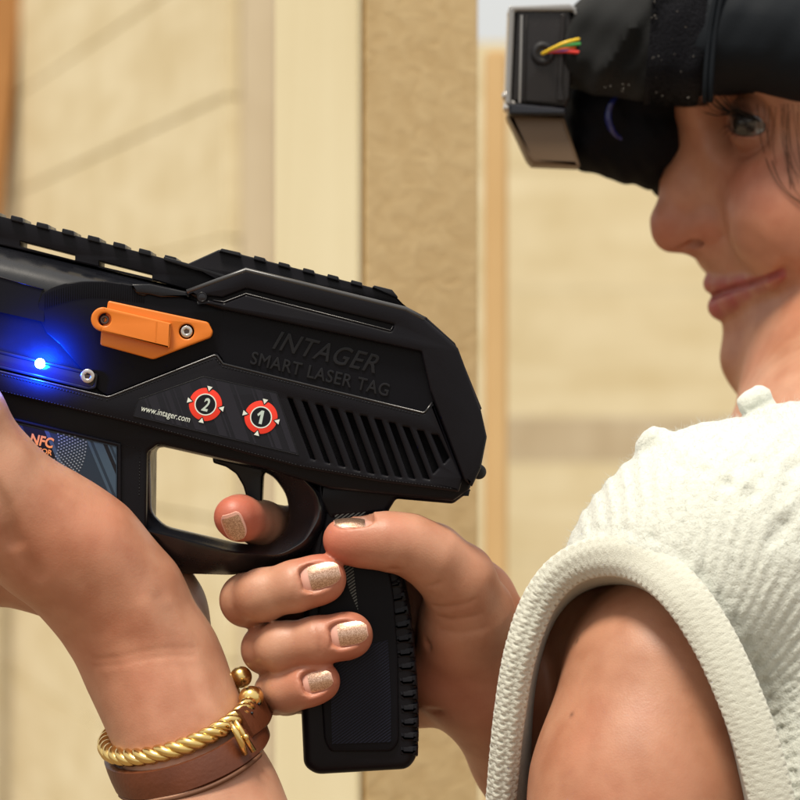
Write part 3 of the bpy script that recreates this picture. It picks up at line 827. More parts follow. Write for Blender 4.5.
# trigger guard: lofted ring, flared below and behind the hole
hole = rounded([(151, 450.5), (161, 446.5), (256, 468), (274, 477), (286, 494), (290, 515), (284, 533), (268, 546), (238, 543), (166, 526), (152.5, 513)], 7, 5)
outer = rounded([(140, 440), (160, 440), (262, 462), (300, 476), (318, 494), (321, 515), (306, 541), (281, 555), (232, 553), (160, 534), (141, 530)], 9, 5)
lowo = rounded([(138, 440), (160, 440), (262, 462), (306, 470), (334, 500), (336, 530), (318, 556), (290, 566), (234, 575), (164, 573), (140, 560)], 8, 5)
def resample(loop, c, n=96):
    L = [np.array(p, float) for p in loop]; out = []
    for k in range(n):
        a = 2 * PI * k / n; d = np.array((math.cos(a), math.sin(a))); best = 0
        for i in range(len(L)):
            p = L[i - 1] - c; q = L[i] - c; e = q - p
            den = d[0] * e[1] - d[1] * e[0]
            if abs(den) < 1e-9: continue
            t = (p[0] * e[1] - p[1] * e[0]) / den; s_ = (p[0] * d[1] - p[1] * d[0]) / den
            if t > 0 and -1e-6 <= s_ <= 1 + 1e-6: best = max(best, t)
        out.append(c + d * best)
    return out
cc = np.array((222, 498.0))
H = resample(hole, cc); O = resample(outer, cc); LO = resample(lowo, cc)
def mix(a, b, t): return [p + (q - p) * t for p, q in zip(a, b)]
def ringat(L, d): return [P(p[0], p[1], d) for p in L]
def ringv(L, f): return [P(p[0], p[1], f(k)) for k, p in enumerate(L)]
# how strongly the flare opens: strong at lower right
fl = [max(0.0, math.cos(2 * PI * k / 96 - math.radians(38))) for k in range(96)]
rings = [ringat(H, 40), ringv(mix(H, O, 0.02), lambda k: 13 + 3 * fl[k]), ringv(mix(H, O, 0.10), lambda k: 11 + 3.6 * fl[k]), ringv(mix(H, O, 0.3), lambda k: 9.5 + 3 * fl[k]), ringv(mix(H, O, 0.55), lambda k: 8.2 + 1.8 * fl[k]), ringv(mix(H, O, 0.8), lambda k: 6.8 + .4 * fl[k]),
         ringat(mix(H, O, 0.95), 5.2), ringat(O, 5.0), ringat(mix(O, LO, 0.15), 5.6), ringat(mix(O, LO, 0.45), 9), ringat(mix(O, LO, 0.8), 13), ringat(LO, 17), ringat(LO, 40)]
tg = loft('trigger_guard', rings + [rings[0]], 'guard_black', gun, caps=False)
bm = bmesh.new(); bm.from_mesh(tg.data); bmesh.ops.remove_doubles(bm, verts=bm.verts, dist=1e-6); bmesh.ops.recalc_face_normals(bm, faces=bm.faces); bm.to_mesh(tg.data); bm.free()
smooth_by_angle(tg.data, 50)
# trigger
trig = [(212, 456), (268, 468), (263, 476), (262, 500), (261.5, 520), (258, 542), (252, 544), (247.5, 535), (248, 515), (247, 500), (243, 486), (236, 474), (226, 467), (213, 463)]
G('trigger', rounded(trig, 2), 19, 31, 'black_satin', 1.2)

# grip
grip = [(318, 486), (385, 498), (396, 540), (404, 575), (411, 615), (415, 660), (416.5, 705), (417, 758), (408, 770), (316, 775.5), (303.5, 767), (300, 690), (304, 600), (312, 540)]
G('grip', rounded(grip, 7, 5), 9, 41, 'black_plastic', 3.2, res=4)
gi = [(318, 560), (330, 486), (378, 497), (386, 540), (394, 600), (398, 660), (399, 742), (392, 752), (330, 752), (324, 740), (318, 650)]
gp = G('grip_side_panel', rounded(gi, 5, 4), 7.6, 12, 'black_panel', 1.0)
def hatch(poly, step, width, slope):
    out = []; 
    c0 = min(p[1] + slope * p[0] for p in poly); c1 = max(p[1] + slope * p[0] for p in poly); c = c0
    while c < c1:
        q = clip_poly(poly, (slope, 1, c + width)); q = clip_poly(q, (-slope, -1, -c))
        if len(q) >= 3: out.append(q)
        c += step
    return out
hp = [(329, 486), (375, 497), (366, 512), (356, 532), (351, 560), (354, 590), (358.5, 612), (350, 590), (341, 560), (336, 530), (334, 505)]
hp1 = [(329, 486), (375, 497), (366, 512), (356, 532), (336, 532), (334, 505)]
hp2 = [(336, 532), (356, 532), (351, 548), (358.5, 612), (350, 592), (341, 560)]
hx = G('grip_inlay', hp, 7.25, 9, 'hatch_dark', 0.0)
plates('inlay_line', hatch(hp1, 3.4, 1.5, 0.72) + hatch(hp2, 3.4, 1.5, 0.72), 7.1, 7.4, 'hatch_grey', hx)
lo_ = [(330, 655), (388, 640), (391, 700), (391, 742), (332, 744)]
hy = G('grip_inlay', lo_, 7.35, 9, 'hatch_dark', 0.0)
plates('inlay_line', hatch(lo_, 3.2, 1.3, 0.72), 7.2, 7.5, 'hatch_dim', hy)
bs = []
bk = spline([(383, 548), (392, 575), (401, 612), (406, 650), (409, 690), (410, 725), (409, 757)], 8)
ribs = []
for k in range(0, len(bk) - 1):
    pass
Ls = np.array(bk); seg = np.r_[0, np.cumsum(np.hypot(*(Ls[1:] - Ls[:-1]).T))]
for k in range(15):
    s0 = 4 + k * 14.0; s1 = s0 + 12.0
    pt = [np.array((np.interp(x, seg, Ls[:, 0]), np.interp(x, seg, Ls[:, 1]))) for x in (s0, s1)]
    t = (pt[1] - pt[0]); t /= np.linalg.norm(t); n_ = np.array((-t[1], t[0]))
    if n_[0] < 0: n_ = -n_
    q = [pt[0] - n_ * 11, pt[0] + n_ * 9.0, pt[1] + n_ * 9.0, pt[1] - n_ * 11]
    ribs.append(rounded([tuple(x) for x in q], 2, 3))
plates('grip_rib', ribs, 8.6, 41.6, 'black_plastic', gun, 1.8)
# muzzle, out of the frame
mz = []
for (u, r) in [(-300, 16), (-296, 20), (-262, 20), (-258, 17), (-240, 17)]:
    c = ax(0, 280, u, 0); mz.append([P(c[0] + r * math.cos(t) * math.sin(TH) * 0 - r * math.sin(t) * ey, c[1] + r * math.sin(t) * ex, 25 + r * 0.33 * math.cos(t)) for t in np.linspace(0, 2 * PI, 25)[:-1]])
loft('muzzle', mz, 'black_rubber', gun)
# ------------------------------------------------------------------ the person
HD = 235.0                          # head mid plane, mm beyond the pistol
PSI = math.radians(6)
O0 = M(720, 200, HD)
FV = np.array((-math.cos(PSI), -math.sin(PSI), 0)); LV = np.array((math.sin(PSI), -math.cos(PSI), 0)); UV = np.array((0, 0, 1.0))
ks = 0.33 * (1 + HD / 1000)
def HL(F, L, U): return O0 + F * FV + L * LV + U * UV

class FaceBase(Prim):
    """face as stacked rounded sections: profile forward of the mid line, width and roundness per height"""
    def __init__(s):
        ys = np.array([20, 60, 102, 125, 148, 175, 200, 230, 258, 275, 295, 318, 340, 360, 378, 392, 405, 420], float)
        xs = np.array([667, 661, 660, 670, 684, 691, 695, 699, 703, 709, 717, 721, 731, 727, 731, 740, 760, 800], float)
        s.U = ((200 - ys) * ks)[::-1]; s.F = ((720 - xs) * ks / math.cos(PSI))[::-1]
        wy = np.array([20, 102, 148, 200, 258, 300, 340, 380, 420], float); wb = np.array([66, 67, 67, 68, 64, 58, 50, 40, 30], float)
        s.WU = ((200 - wy) * ks)[::-1]; s.WB = wb[::-1]
        s.A = np.array([92, 92, 96, 100, 96, 90, 84, 76, 70], float)[::-1]
        s.c = HL(-60, 0, -10); s.R = 175
    def f(s, p):
        q = p - O0; F = q @ FV; L = q @ LV; U = q @ UV
        sm = 0
        for o in (-3, 0, 3): sm = sm + np.interp(U + o, s.U, s.F)
        fr = sm / 3; b = np.interp(U, s.WU, s.WB); a = np.interp(U, s.WU, s.A)
        X = F - (fr - a)
        aa = np.where(X > 0, a, a * 1.1)
        n = 2.0 - 0.28 * np.clip((4 - U) / 22, 0, 1)
        r = np.power(np.power(np.abs(X) / aa, n) + np.power(np.abs(L) / b, n), 1 / n)
        d = (r - 1) * b * 0.9
        d = smax(d, U - 70, 12); d = smax(d, -84 - U, 8)
        return d

face = FaceBase()
def hcone(a, b, ra, rb): return cone(HL(*a), HL(*b), ra, rb)
skull = Shape()
eyeC = HL(-9.5, 31.0, 29.0); eyeC2 = HL(-9.5, -31.0, 29.0); ER = 12.0
face_prims = [face, ell(HL(-84, 0, 55), (102, 76, 92))]
# nose
nose = [hcone((10, 0, 24), (15.5, 0, 8), 6.5, 7.2), hcone((15.5, 0, 8), (20.6, 0, -9), 6.6, 7.2), hcone((20.6, 0, -9), (20.8, 0, -13.2), 7.2, 7.0),
        hcone((19.5, 0, -16.0), (8, 0, -19.0), 4.6, 3.8), hcone((14, 4.0, -13.2), (5.0, 10.8, -10.0), 5.0, 6.0), hcone((14, -4.0, -13.2), (5.0, -10.8, -10.0), 5.0, 6.0),
        hcone((12, 0, 0), (2, 0, -10), 9, 10)]
# cheeks lifted by the smile, brow ridge, chin
more = [ell(HL(-22, 40, -9), (27, 20, 27)), ell(HL(-22, -40, -9), (27, 20, 27)), hcone((16, 6, 45), (4, 34, 46), 7.0, 6.5), hcone((16, -6, 45), (4, -34, 46), 7.0, 6.5),
        ell(HL(-21, 0, -63), (16, 14, 12))]
skull.group(face_prims + more, 12.0, 3.0)
skull.group(nose[:2] + [nose[-1]], 6.0, 13.0)
skull.group(nose[2:-1], 4.5, 4.0)
# eye sockets first, then the lid shells
for c_, sg in ((eyeC, 1), (eyeC2, -1)):
    skull.cut(ell(c_ + 9 * FV + 2 * LV * sg - 0 * UV, (14.5, 14.5, 12)), 12.0)

def project(px, py, dmid, shape=skull, lo=-120, hi=40, back=0.0):
    """walk along the line of sight and give the skin point (or the nearest miss)"""
    ds = np.linspace(dmid + lo, dmid + hi, 400)
    k = 0.33 * (1 + ds / 1000)
    p = np.stack([(px - 400) * k, 1000 + ds, (400 - py) * k], 1)
    f = shape.ev(p)
    neg = np.where(f < 0)[0]
    i = neg[0] if len(neg) else int(np.argmin(f))
    v = p[i].copy(); ray = v / np.linalg.norm(v)
    return v + ray * back
def chain3(pts, radii): return [cone(pts[i], pts[i + 1], radii[i], radii[i + 1]) for i in range(len(pts) - 1)]

# lips: drawn on the face along the line of sight
up_l = [(713, 283.5), (722, 284.5), (738, 283), (755, 280), (770, 276.5), (782, 272.5)]
lo_l = [(721, 306.5), (732, 300.5), (746, 294), (760, 288), (773, 281), (782, 275)]
mouth = [(713, 297.0), (722, 292.8), (735, 288.5), (750, 284.5), (766, 279), (784, 271)]
ul = [project(x, y, HD, back=b) for (x, y), b in zip(up_l, (2.2, 2.4, 2.2, 1.8, 1.4, 1.0))]
ll = [project(x, y, HD, back=b) for (x, y), b in zip(lo_l, (2.0, 2.0, 2.0, 1.6, 1.2, 1.0))]
ml = [project(x, y, HD) for x, y in mouth]
mirror = lambda q: (lambda F, L, U: HL(F, -L, U))(*((q - O0) @ FV, (q - O0) @ LV, (q - O0) @ UV))
UL = chain3(ul, (3.9, 3.8, 3.4, 2.9, 2.2, 1.1)); LL = chain3(ll, (4.9, 4.7, 4.0, 3.2, 2.3, 1.1))
ULm = chain3([mirror(q) for q in ul], (3.9, 3.8, 3.4, 2.9, 2.2, 1.1)); LLm = chain3([mirror(q) for q in ll], (4.9, 4.7, 4.0, 3.2, 2.3, 1.1))
crease = [project(x, y, HD) for x, y in [(734, 228), (752, 238), (770, 250), (783, 262), (791, 280)]]

body = Shape()
head_prim = Prim(lambda p: skull.ev(p), HL(-60, 0, 20), 175)
body.group([head_prim], 1, 3)
body.group(UL + ULm, 2.0, 2.2); body.group(LL + LLm, 2.0, 2.4)
def surf(px, py, dmid, back=0.0): return project(px, py, dmid, body, back=back)
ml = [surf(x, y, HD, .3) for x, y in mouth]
for lk in (ml, [mirror(q) for q in ml]): body.crease(lk, 3.6, 1.05)
body.groove(cone(ml[-1], ml[-1] + 2.5 * LV + 1.5 * UV, 1.0, .6), 1.3, 2.4)
body.crease(crease, 0.4, 3.8)
# wing of the nose and nostril
al = [project(x, y, HD) for x, y in [(721, 212), (727, 219), (728, 229), (722, 236)]]
body.crease(al[1:], 0.6, 1.8)
for sg in (1, -1):
    for pr in chain3([HL(18.0, 5.0 * sg, -21.0), HL(12.5, 7.5 * sg, -18.6), HL(6.5, 9.5 * sg, -15.6)], (1.5, 2.4, 1.6)): body.cut(pr, 0.8)
# lids: a shell on the eyeball, opened along the almond
gz = -0.55 * LV * 0 + np.array((-0.74, -0.66, -0.06)); gz /= np.linalg.norm(gz)
for c_, g_, sg in ((eyeC, gz, 1), (eyeC2, np.array((-0.99, 0.12, -0.06)), -1)):
    body.group([ell(c_, (13.3, 13.3, 13.3))], 1, 3.0)
sx = np.cross(UV, gz); sx /= np.linalg.norm(sx); sz = np.cross(gz, sx)
roll = math.radians(-14)
sx2 = sx * math.cos(roll) + sz * math.sin(roll); sz2 = -sx * math.sin(roll) + sz * math.cos(roll)
RM = np.stack([sx2, gz, sz2])
body.cut(ell(eyeC + gz * 12.5 - sz * 0.5, (12.0, 9.0, 4.7), RM), 0.7)
lid = [eyeC + 13.4 * (lambda v: v / np.linalg.norm(v))(gz * 1.0 + sx2 * t + sz2 * (0.66 - 0.35 * t * t)) for t in np.linspace(-.9, .9, 7)]
body.crease(lid, 0.9, 1.2)
low = [eyeC + 13.6 * (lambda v: v / np.linalg.norm(v))(gz * 1.0 + sx2 * t - sz2 * (0.75 - 0.3 * t * t)) for t in np.linspace(-.8, .8, 7)]
body.crease(low, 0.3, 1.8)
# neck and trunk (under the vest), shoulders
neckA = HL(-70, 0, -40)
body.group([cone(neckA, M(872, 500, 175), 54, 58), cone(M(872, 480, 165), M(840, 700, 150), 58, 70)], 10, 9)
body.group([cone(M(790, 760, 110), M(790, 1100, 130), 82, 84), cone(M(705, 650, 22), M(830, 600, 110), 34, 38), cone(M(960, 600, 235), M(860, 600, 150), 38, 42), cone(M(668, 700, 66), M(664, 1010, 72), 44, 50), cone(M(618, 660, 62), M(606, 1000, 66), 31, 36), cone(M(606, 634, 50), M(612, 720, 60), 25, 28)], 20, 5)
# left arm: shoulder cap, upper arm, elbow, forearm up to the wrist
larm = chain([(668, 690, 4, 108), (648, 790, -6, 114), (622, 960, -26, 112), (560, 1180, -52, 100), (500, 1370, -70, 92)])
lfore = chain([(500, 1370, -70, 90), (400, 1190, -52, 98), (290, 985, -26, 88), (206, 800, -2, 69), (176, 722, 4, 59), (152, 664, 8, 60)])
body.group(larm, 8, 16)
body.group(lfore, 8, 8)
# left hand: palm up under the pistol, heel of the thumb on the near side
lh = chain([(178, 722, 4, 59), (152, 664, 8, 60), (120, 604, 6, 62), (80, 557, 0, 62), (44, 531, -4, 59), (-10, 490, -12, 60)]) \
   + chain([(170, 676, 18, 50), (152, 618, 32, 50), (122, 588, 48, 46), (60, 560, 52, 44), (-40, 552, 48, 42)]) \
   + chain([(134, 606, 30, 56), (70, 560, 30, 54), (-40, 545, 30, 56), (-90, 545, 26, 46)]) \
   + [ell(M(163, 596, 50), (12.5, 13, 12)), ell(M(36, 540, -8), (14, 13, 14))]
body.group(lh, 9, 7)
lth = chain([(-4, 502, -12, 53), (-42, 420, -20, 46), (-100, 340, -20, 36), (-160, 290, -13, 28)])
body.group(lth, 6, 9)
for k, (x, dx) in enumerate([(-62, 0), (-118, 6), (-172, 8), (-222, 18)]):   # four fingers round the far side, outside the picture
    body.group(chain([(x + 40 - 10 * k, 566 - 14 * k, 40, 30), (x, 560 - 14 * k, 66, 26), (x - 6, 500 - 12 * k, 74, 25), (x - 14, 440 - 10 * k, 66, 22)]), 4, 3)
# right hand on the grip
palm = chain([(600, 826, 112, 74), (545, 748, 72, 66), (492, 678, 44, 58)]) + [ell(M(466, 628, 27), (16.5, 14, 18)), ell(M(446, 672, 40), (15.5, 14, 14.5)),
        ell(M(420, 640, 58), (24, 9.5, 25)), ell(M(470, 630, 50), (18, 13, 23))] \
     + chain([(470, 600, 44, 40), (430, 560, 52, 32), (372, 540, 57, 27)]) + chain([(480, 640, 50, 40), (400, 606, 60, 30), (352, 598, 58, 27)]) + chain([(480, 660, 50, 38), (400, 650, 60, 28), (360, 646, 57, 25)]) + chain([(480, 690, 48, 36), (410, 694, 56, 26), (362, 690, 53, 22)])
body.group(palm, 9, 6)
rfore = chain([(500, 690, 46, 60), (545, 748, 72, 66), (640, 880, 140, 84), (750, 1040, 225, 92)]) + chain([(750, 1040, 225, 90), (900, 900, 250, 118), (960, 640, 265, 120)])
body.group(rfore, 6, 8)
thumb = chain([(470, 612, 22, 42), (458, 580, 14, 35), (432, 557, 7, 30), (408, 544, 3.5, 27.5), (384, 541, 1.5, 26), (358, 540.5, 1.0, 23), (344, 540, 1.0, 21)])
body.group(thumb, 5, 6)
fing = {
 'index': [(372, 540, 57, 25), (322, 533, 58, 24.5), (292, 530, 44, 23.5), (262, 524, 24, 23), (240, 518, 6, 22.5), (235, 517, 1, 22)],
 'middle': [(352, 598, 58, 26), (296, 602, 54, 25), (256, 601, 34, 26), (247, 600, 14, 26.5), (262, 595, 4, 26), (296, 586, 0.2, 25.5), (318, 580, 0, 24.5), (323, 578.5, 0, 23.5)],
 'ring': [(360, 646, 57, 25), (310, 650, 54, 24), (276, 650, 34, 24.5), (267, 649, 14, 25), (282, 647, 4, 25), (318, 641, 0.4, 24.5), (346, 636, 0.2, 23), (351, 635, 0.2, 22)],
 'pinky': [(362, 690, 53, 22), (312, 694, 50, 21), (286, 693, 32, 21.5), (277, 692, 14, 22), (288, 690, 5, 22), (306, 685.5, 1.4, 21), (318, 682, 1.0, 19.5), (321, 681, 1.0, 18.5)]}
fing = {k_: [(x, y, d, r * .965) for (x, y, d, r) in p_] for k_, p_ in fing.items()}
for kf, pts in fing.items(): body.group(chain(pts), 3.0, 1.2)
# knuckle folds
for pts_, dep, wd_ in [([(383, 514, -6), (392, 519, -7), (400, 527, -8), (404, 536, -8)], .42, .85), ([(394, 514, -5), (403, 519, -6), (410, 527, -7), (413, 537, -8)], .55, .85), ([(404, 517, -5), (412, 522, -6), (418, 530, -7), (420, 540, -8)], .42, .85),
                       ([(392, 570, -3), (408, 577, -5), (424, 577, -7), (440, 570, -8), (450, 560, -8)], 1.1, 1.1), ([(428, 584, 2), (448, 583, -3), (470, 574, -4)], .6, 1.0),
                       ([(412, 638, 16), (430, 645, 20), (455, 651, 24), (484, 647, 26)], 1.3, 1.5), ([(436, 606, 8), (452, 607, 4), (474, 600, 4)], .5, 1.0), ([(438, 618, 10), (456, 620, 7), (482, 614, 7)], .5, 1.0), ([(440, 630, 12), (458, 634, 9), (486, 628, 9)], .4, 1.0),
                       ([(428, 714, 34), (452, 704, 31), (472, 672, 30)], .9, 1.6), ([(196, 606, 36), (200, 622, 24), (206, 642, 10)], .7, 1.3),
                       ([(232, 584, -3), (236, 598, -5), (236, 614, -3)], .5, 1.1), ([(254, 634, -3), (257, 648, -5), (256, 662, -3)], .5, 1.1),
                       ([(292, 562, -6), (297, 574, -8), (297, 588, -8), (293, 602, -6)], .45, 1.0), ([(316, 621, -6), (321, 634, -8), (320, 652, -7)], .45, 1.0)]:
    body.crease([M(*q_) for q_ in pts_], dep, wd_)
# fold at the root of the left thumb, laid on the skin
def on_skin(px, py, d0, lo=-90, hi=60):
    ds = np.linspace(d0 + lo, d0 + hi, 500); k_ = .33 * (1 + ds / 1000); pp = np.stack([(px - 400) * k_, 1000 + ds, (400 - py) * k_], 1)
    ff = body.ev(pp); ng = np.where(ff < 0)[0]
    return pp[ng[0]] if len(ng) else pp[int(np.argmin(ff))]
body.crease([on_skin(x, y, 0) for x, y in [(-34, 462), (-8, 488), (3, 508), (9, 524), (14, 542)]], 3.6, 2.4)
body.crease([on_skin(x, y, 0) for x, y in [(8, 532), (20, 556), (36, 574)]], 1.0, 3.0)
for a_, b_ in [((40, 470), (92, 500)), ((60, 560), (120, 610)), ((104, 640), (170, 656))]:
    body.groove(cone(on_skin(*a_, 0), on_skin(*b_, 0), .2, .2), .55, 7.0)
for a_, b_, dp_ in [((146, 606), (196, 724), -.55), ((158, 600), (206, 718), .4), ((170, 604), (216, 716), -.45), ((112, 640), (160, 740), -.3)]:
    body.crease([on_skin(a_[0] + (b_[0] - a_[0]) * k / 4 + 3 * math.sin(k), a_[1] + (b_[1] - a_[1]) * k / 4, 0) for k in range(5)], dp_, 3.2)
for yy in (652, 659):
    body.crease([on_skin(x, yy + (x - 150) * -.12 + 2 * math.sin(x * .07), 0) for x in (96, 120, 145, 170, 194)], .28, 1.1)
# nail beds
NAILS = {}
def nail_frame(c, axis, nrm):
    ax_ = np.asarray(axis, float); ax_ /= np.linalg.norm(ax_); n_ = np.asarray(nrm, float); n_ = n_ - ax_ * (n_ @ ax_); n_ /= np.linalg.norm(n_)
    return np.asarray(c, float), ax_, n_, np.cross(n_, ax_)
def dirpx(a, b): return M(*b) - M(*a)
for nm, c0, r0, ax_, nr_, L_, W_, R_ in [
    ('index', (236.5, 519.5, 0), 22, (6, -2, 27), (-0.02, -1, -0.30), 9.5, 7.8, 6.4),
    ('middle', (324, 577.5, 0), 23.4, dirpx((262, 595, 2), (323, 578.5, 0)), (0.06, -0.98, 0.20), 13.0, 8.9, 7.0),
    ('ring', (352.5, 634.5, 0.2), 21.6, dirpx((282, 647, 3), (351, 635, 0)), (0.05, -0.98, 0.16), 12.2, 8.3, 6.6),
    ('pinky', (321.5, 681, 1), 18.4, dirpx((288, 690, 3), (321, 681, 1)), (0.05, -0.98, 0.14), 10.0, 7.1, 5.4),
    ('thumb', (352, 540, 1.0), 22.0, dirpx((408, 542, 3), (344, 540, 1)), (0.10, -0.28, 0.96), 12.8, 9.6, 6.6)]:
    cc_, A_, N_, S_ = nail_frame(M(*c0), ax_, nr_)
    if nm == 'index':
        # the tip points at the lens; its nail lies on the upper left of the pad
        cc_, A_, N_, S_ = nail_frame(M(*c0), (0.34, 0.30, -0.88), (-0.12, -0.94, -0.22))
    r_ = r0 * 0.33
    c_n = cc_ + N_ * (r_ - 0.15)
    NAILS[nm] = (c_n, A_, N_, S_, L_, W_, R_)
    def bed(p, c=c_n, A=A_, N=N_, Sd=S_, L=L_, W=W_, R=R_):
        q = p - c; y = q @ A; sx_ = q @ Sd; z = q @ N
        rad = np.sqrt(sx_ * sx_ + (z + R) ** 2); h = rad - R + 0.0225 * y * y
        s_ = R * np.abs(np.arctan2(sx_, np.maximum(z + R, .01)))
        e = np.abs(2 * np.clip(y / L + .5, 0, 1) - 1)
        w_ = W / 2 * np.sqrt(1 - e ** 4 * .6)
        return np.maximum(np.maximum(s_ - w_ - .25, np.abs(y) - L / 2 - .3), -(h + .30))
    body.cut(Prim(bed, c_n, max(L_, W_) * .8), 0.35)

v, q = sculpt('person', body, (-262, 880, -470), (235, 1330, 190), 0.78)
v, q = keep_largest(v, q)
me = mesh_np('person', v / 1000.0 + np.array((0, 0, CZ)), q)
# skin tones: lips, nose, cheek, finger tips; painted shade at the mouth line and round the eye
base = np.array((0.465, 0.248, 0.160)); tone = np.tile(base, (len(v), 1))
def blend(center, rad, col, amt):
    global tone
    d2 = ((v - np.asarray(center)) ** 2).sum(1) / (rad * rad)
    w_ = (amt * np.exp(-d2))[:, None]
    tone = tone * (1 - w_) + np.asarray(col) * w_
red = np.array((0.45, 0.12, 0.075))
for nm, pts in fing.items(): blend(M(*pts[-1][:3]), 9.5, red, 0.62)
blend(M(*fing['index'][-1][:3]), 12, np.array((0.47, 0.095, 0.06)), 0.75)
blend(M(336, 546, 0), 11, red, 0.75); blend(M(446, 676, 30), 16, red, 0.5); blend(M(395, 525, -5), 7, red, .3)
blend(HL(24, 0, -12), 13, red, .5); blend(HL(-2, 42, 4), 20, red, .45); blend(HL(8, 14, -14), 8, red, .4); blend(HL(10, -14, -14), 8, red, .4)
blend(HL(-10, 0, -62), 24, (0.46, 0.20, 0.11), .4)
for q_ in ([(70, 560, -24), 26], [(110, 640, -16), 22], [(30, 545, -28), 14]): blend(M(*q_[0]), q_[1], (0.44, 0.17, 0.09), .35)
dl = np.minimum(np.min([p_.f(v) for p_ in UL + ULm], 0), np.min([p_.f(v) for p_ in LL + LLm], 0))
wl = np.clip((1.25 - dl) / 1.3, 0, 1)[:, None]
tone = tone * (1 - wl * .92) + np.array((0.37, 0.082, 0.090)) * wl * .92
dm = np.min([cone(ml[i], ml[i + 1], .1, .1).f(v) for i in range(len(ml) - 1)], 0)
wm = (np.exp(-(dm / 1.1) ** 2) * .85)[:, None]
tone = tone * (1 - wm) + np.array((0.13, 0.030, 0.030)) * wm  # inner-lip red, with the shade between the lips painted in
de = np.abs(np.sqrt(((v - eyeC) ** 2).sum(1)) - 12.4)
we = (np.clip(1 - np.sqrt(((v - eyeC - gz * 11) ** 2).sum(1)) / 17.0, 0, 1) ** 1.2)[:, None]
tone = tone * (1 - we * .8) + np.array((0.13, 0.042, 0.032)) * we * .8  # shadow of the headband round the eye, painted into the tone
# the face and the upper arms are more tanned than the hands
wf = np.clip((40 - np.sqrt(((v - HL(-30, 0, -10)) ** 2).sum(1)) + 70) / 30, 0, 1)
wa = np.clip((np.array(120.0) - np.sqrt(((v - M(640, 830, -20)) ** 2).sum(1))) / 30, 0, 1)
wt = np.maximum(wf, wa)[:, None]
tone = tone * (1 - wt * np.array((.12, .20, .26)))
for (x, y, r) in [(577, 641, 1.0), (572, 715, .95), (697, 277, .5)]:   # moles
    ds = np.linspace(-110, 40, 300); k_ = .33 * (1 + ds / 1000); pp = np.stack([(x - 400) * k_, 1000 + ds, (400 - y) * k_], 1); ff = body.ev(pp); ng = np.where(ff < 0)[0]
    if len(ng): blend(pp[ng[0]], r, (0.12, 0.05, 0.03), .8)
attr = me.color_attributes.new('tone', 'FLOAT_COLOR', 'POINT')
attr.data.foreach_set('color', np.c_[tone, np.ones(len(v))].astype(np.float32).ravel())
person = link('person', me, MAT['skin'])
tag(person, 'person in a cream knitted sleeveless top smiling and aiming the toy pistol with both hands', 'person')
def W3(p): return Vector((p[0] / 1000, p[1] / 1000, p[2] / 1000 + CZ))

# nails
def nail_mesh(spec, v0, v1, lift, grow, th):
    c, A_, N_, S_, L_, W_, R_ = spec
    nu, nv = 15, 15; V = []; F = []
    for lay in (0, 1):
        for j in range(nv):
            t = v0 + (v1 - v0) * j / (nv - 1)
            y = (t - .5) * L_
            e = abs(2 * t - 1)
            w_ = (W_ / 2 * grow) * (1 - e ** 4.5 * 0.62) ** 0.5 if t < .5 else (W_ / 2 * grow) * (1 - e ** 2.6 * .82) ** .5
            for i in range(nu):
                u = -1 + 2 * i / (nu - 1)
                ph = u * w_ / R_
                drop = R_ * (1 - math.cos(ph)); bow = 0.045 * y * y / 2
                h = lift - drop - bow - (th if lay else 0)
                V.append(W3(c + A_ * y + S_ * R_ * math.sin(ph) + N_ * h))
    o = nu * nv
    for j in range(nv - 1):
        for i in range(nu - 1):
            a_ = j * nu + i
            F.append((a_, a_ + 1, a_ + nu + 1, a_ + nu)); F.append((o + a_, o + a_ + nu, o + a_ + nu + 1, o + a_ + 1))
    def side(a, b): F.append((a, o + a, o + b, b))
    for i in range(nu - 1): side(i + 1, i); side((nv - 1) * nu + i, (nv - 1) * nu + i + 1)
    for j in range(nv - 1): side(j * nu, (j + 1) * nu); side((j + 1) * nu + nu - 1, j * nu + nu - 1)
    m_ = bpy.data.meshes.new('nail'); m_.from_pydata([tuple(x) for x in V], [], F); m_.update()
    bm = bmesh.new(); bm.from_mesh(m_); bmesh.ops.recalc_face_normals(bm, faces=bm.faces); bm.to_mesh(m_); bm.free()
    smooth_by_angle(m_, 45)
    return m_
for nm, sp in NAILS.items():
    nl_ = link('fingernail', nail_mesh(sp, 0, 1, 0.05, 1.0, 0.8), MAT['nail'], person)
    link('nail_polish', nail_mesh(sp, 0.20 if nm != 'index' else .1, 0.985, 0.26, 0.95 if nm != 'index' else .86, 0.3), MAT['gold_polish'], nl_)

# eye
def disc_on_eye(c, g, r, rad_in, rad_out, name, mat, par):
    g = np.asarray(g) / np.linalg.norm(g); sx_ = np.cross((0, 0, 1), g); sx_ /= np.linalg.norm(sx_); sz_ = np.cross(g, sx_)
    V = []; F = []; n = 28; rr = np.linspace(rad_in, rad_out, 5)
    for a_ in rr:
        for k in range(n):
            t = 2 * PI * k / n; z_ = math.sqrt(max(r * r - a_ * a_, 0))
            V.append(W3(c + g * z_ + sx_ * a_ * math.cos(t) + sz_ * a_ * math.sin(t)))
    for i in range(4):
        for k in range(n): F.append((i * n + k, i * n + (k + 1) % n, (i + 1) * n + (k + 1) % n, (i + 1) * n + k))
    m_ = bpy.data.meshes.new(name); m_.from_pydata([tuple(x) for x in V], [], F); m_.update()
    return link(name, m_, MAT[mat], par)
material('eye_white', (0.09, 0.065, 0.058), 0.10, spec=0.5, coat=0.6)  # white of the eye, its colour darkened to hold the headband's shadow
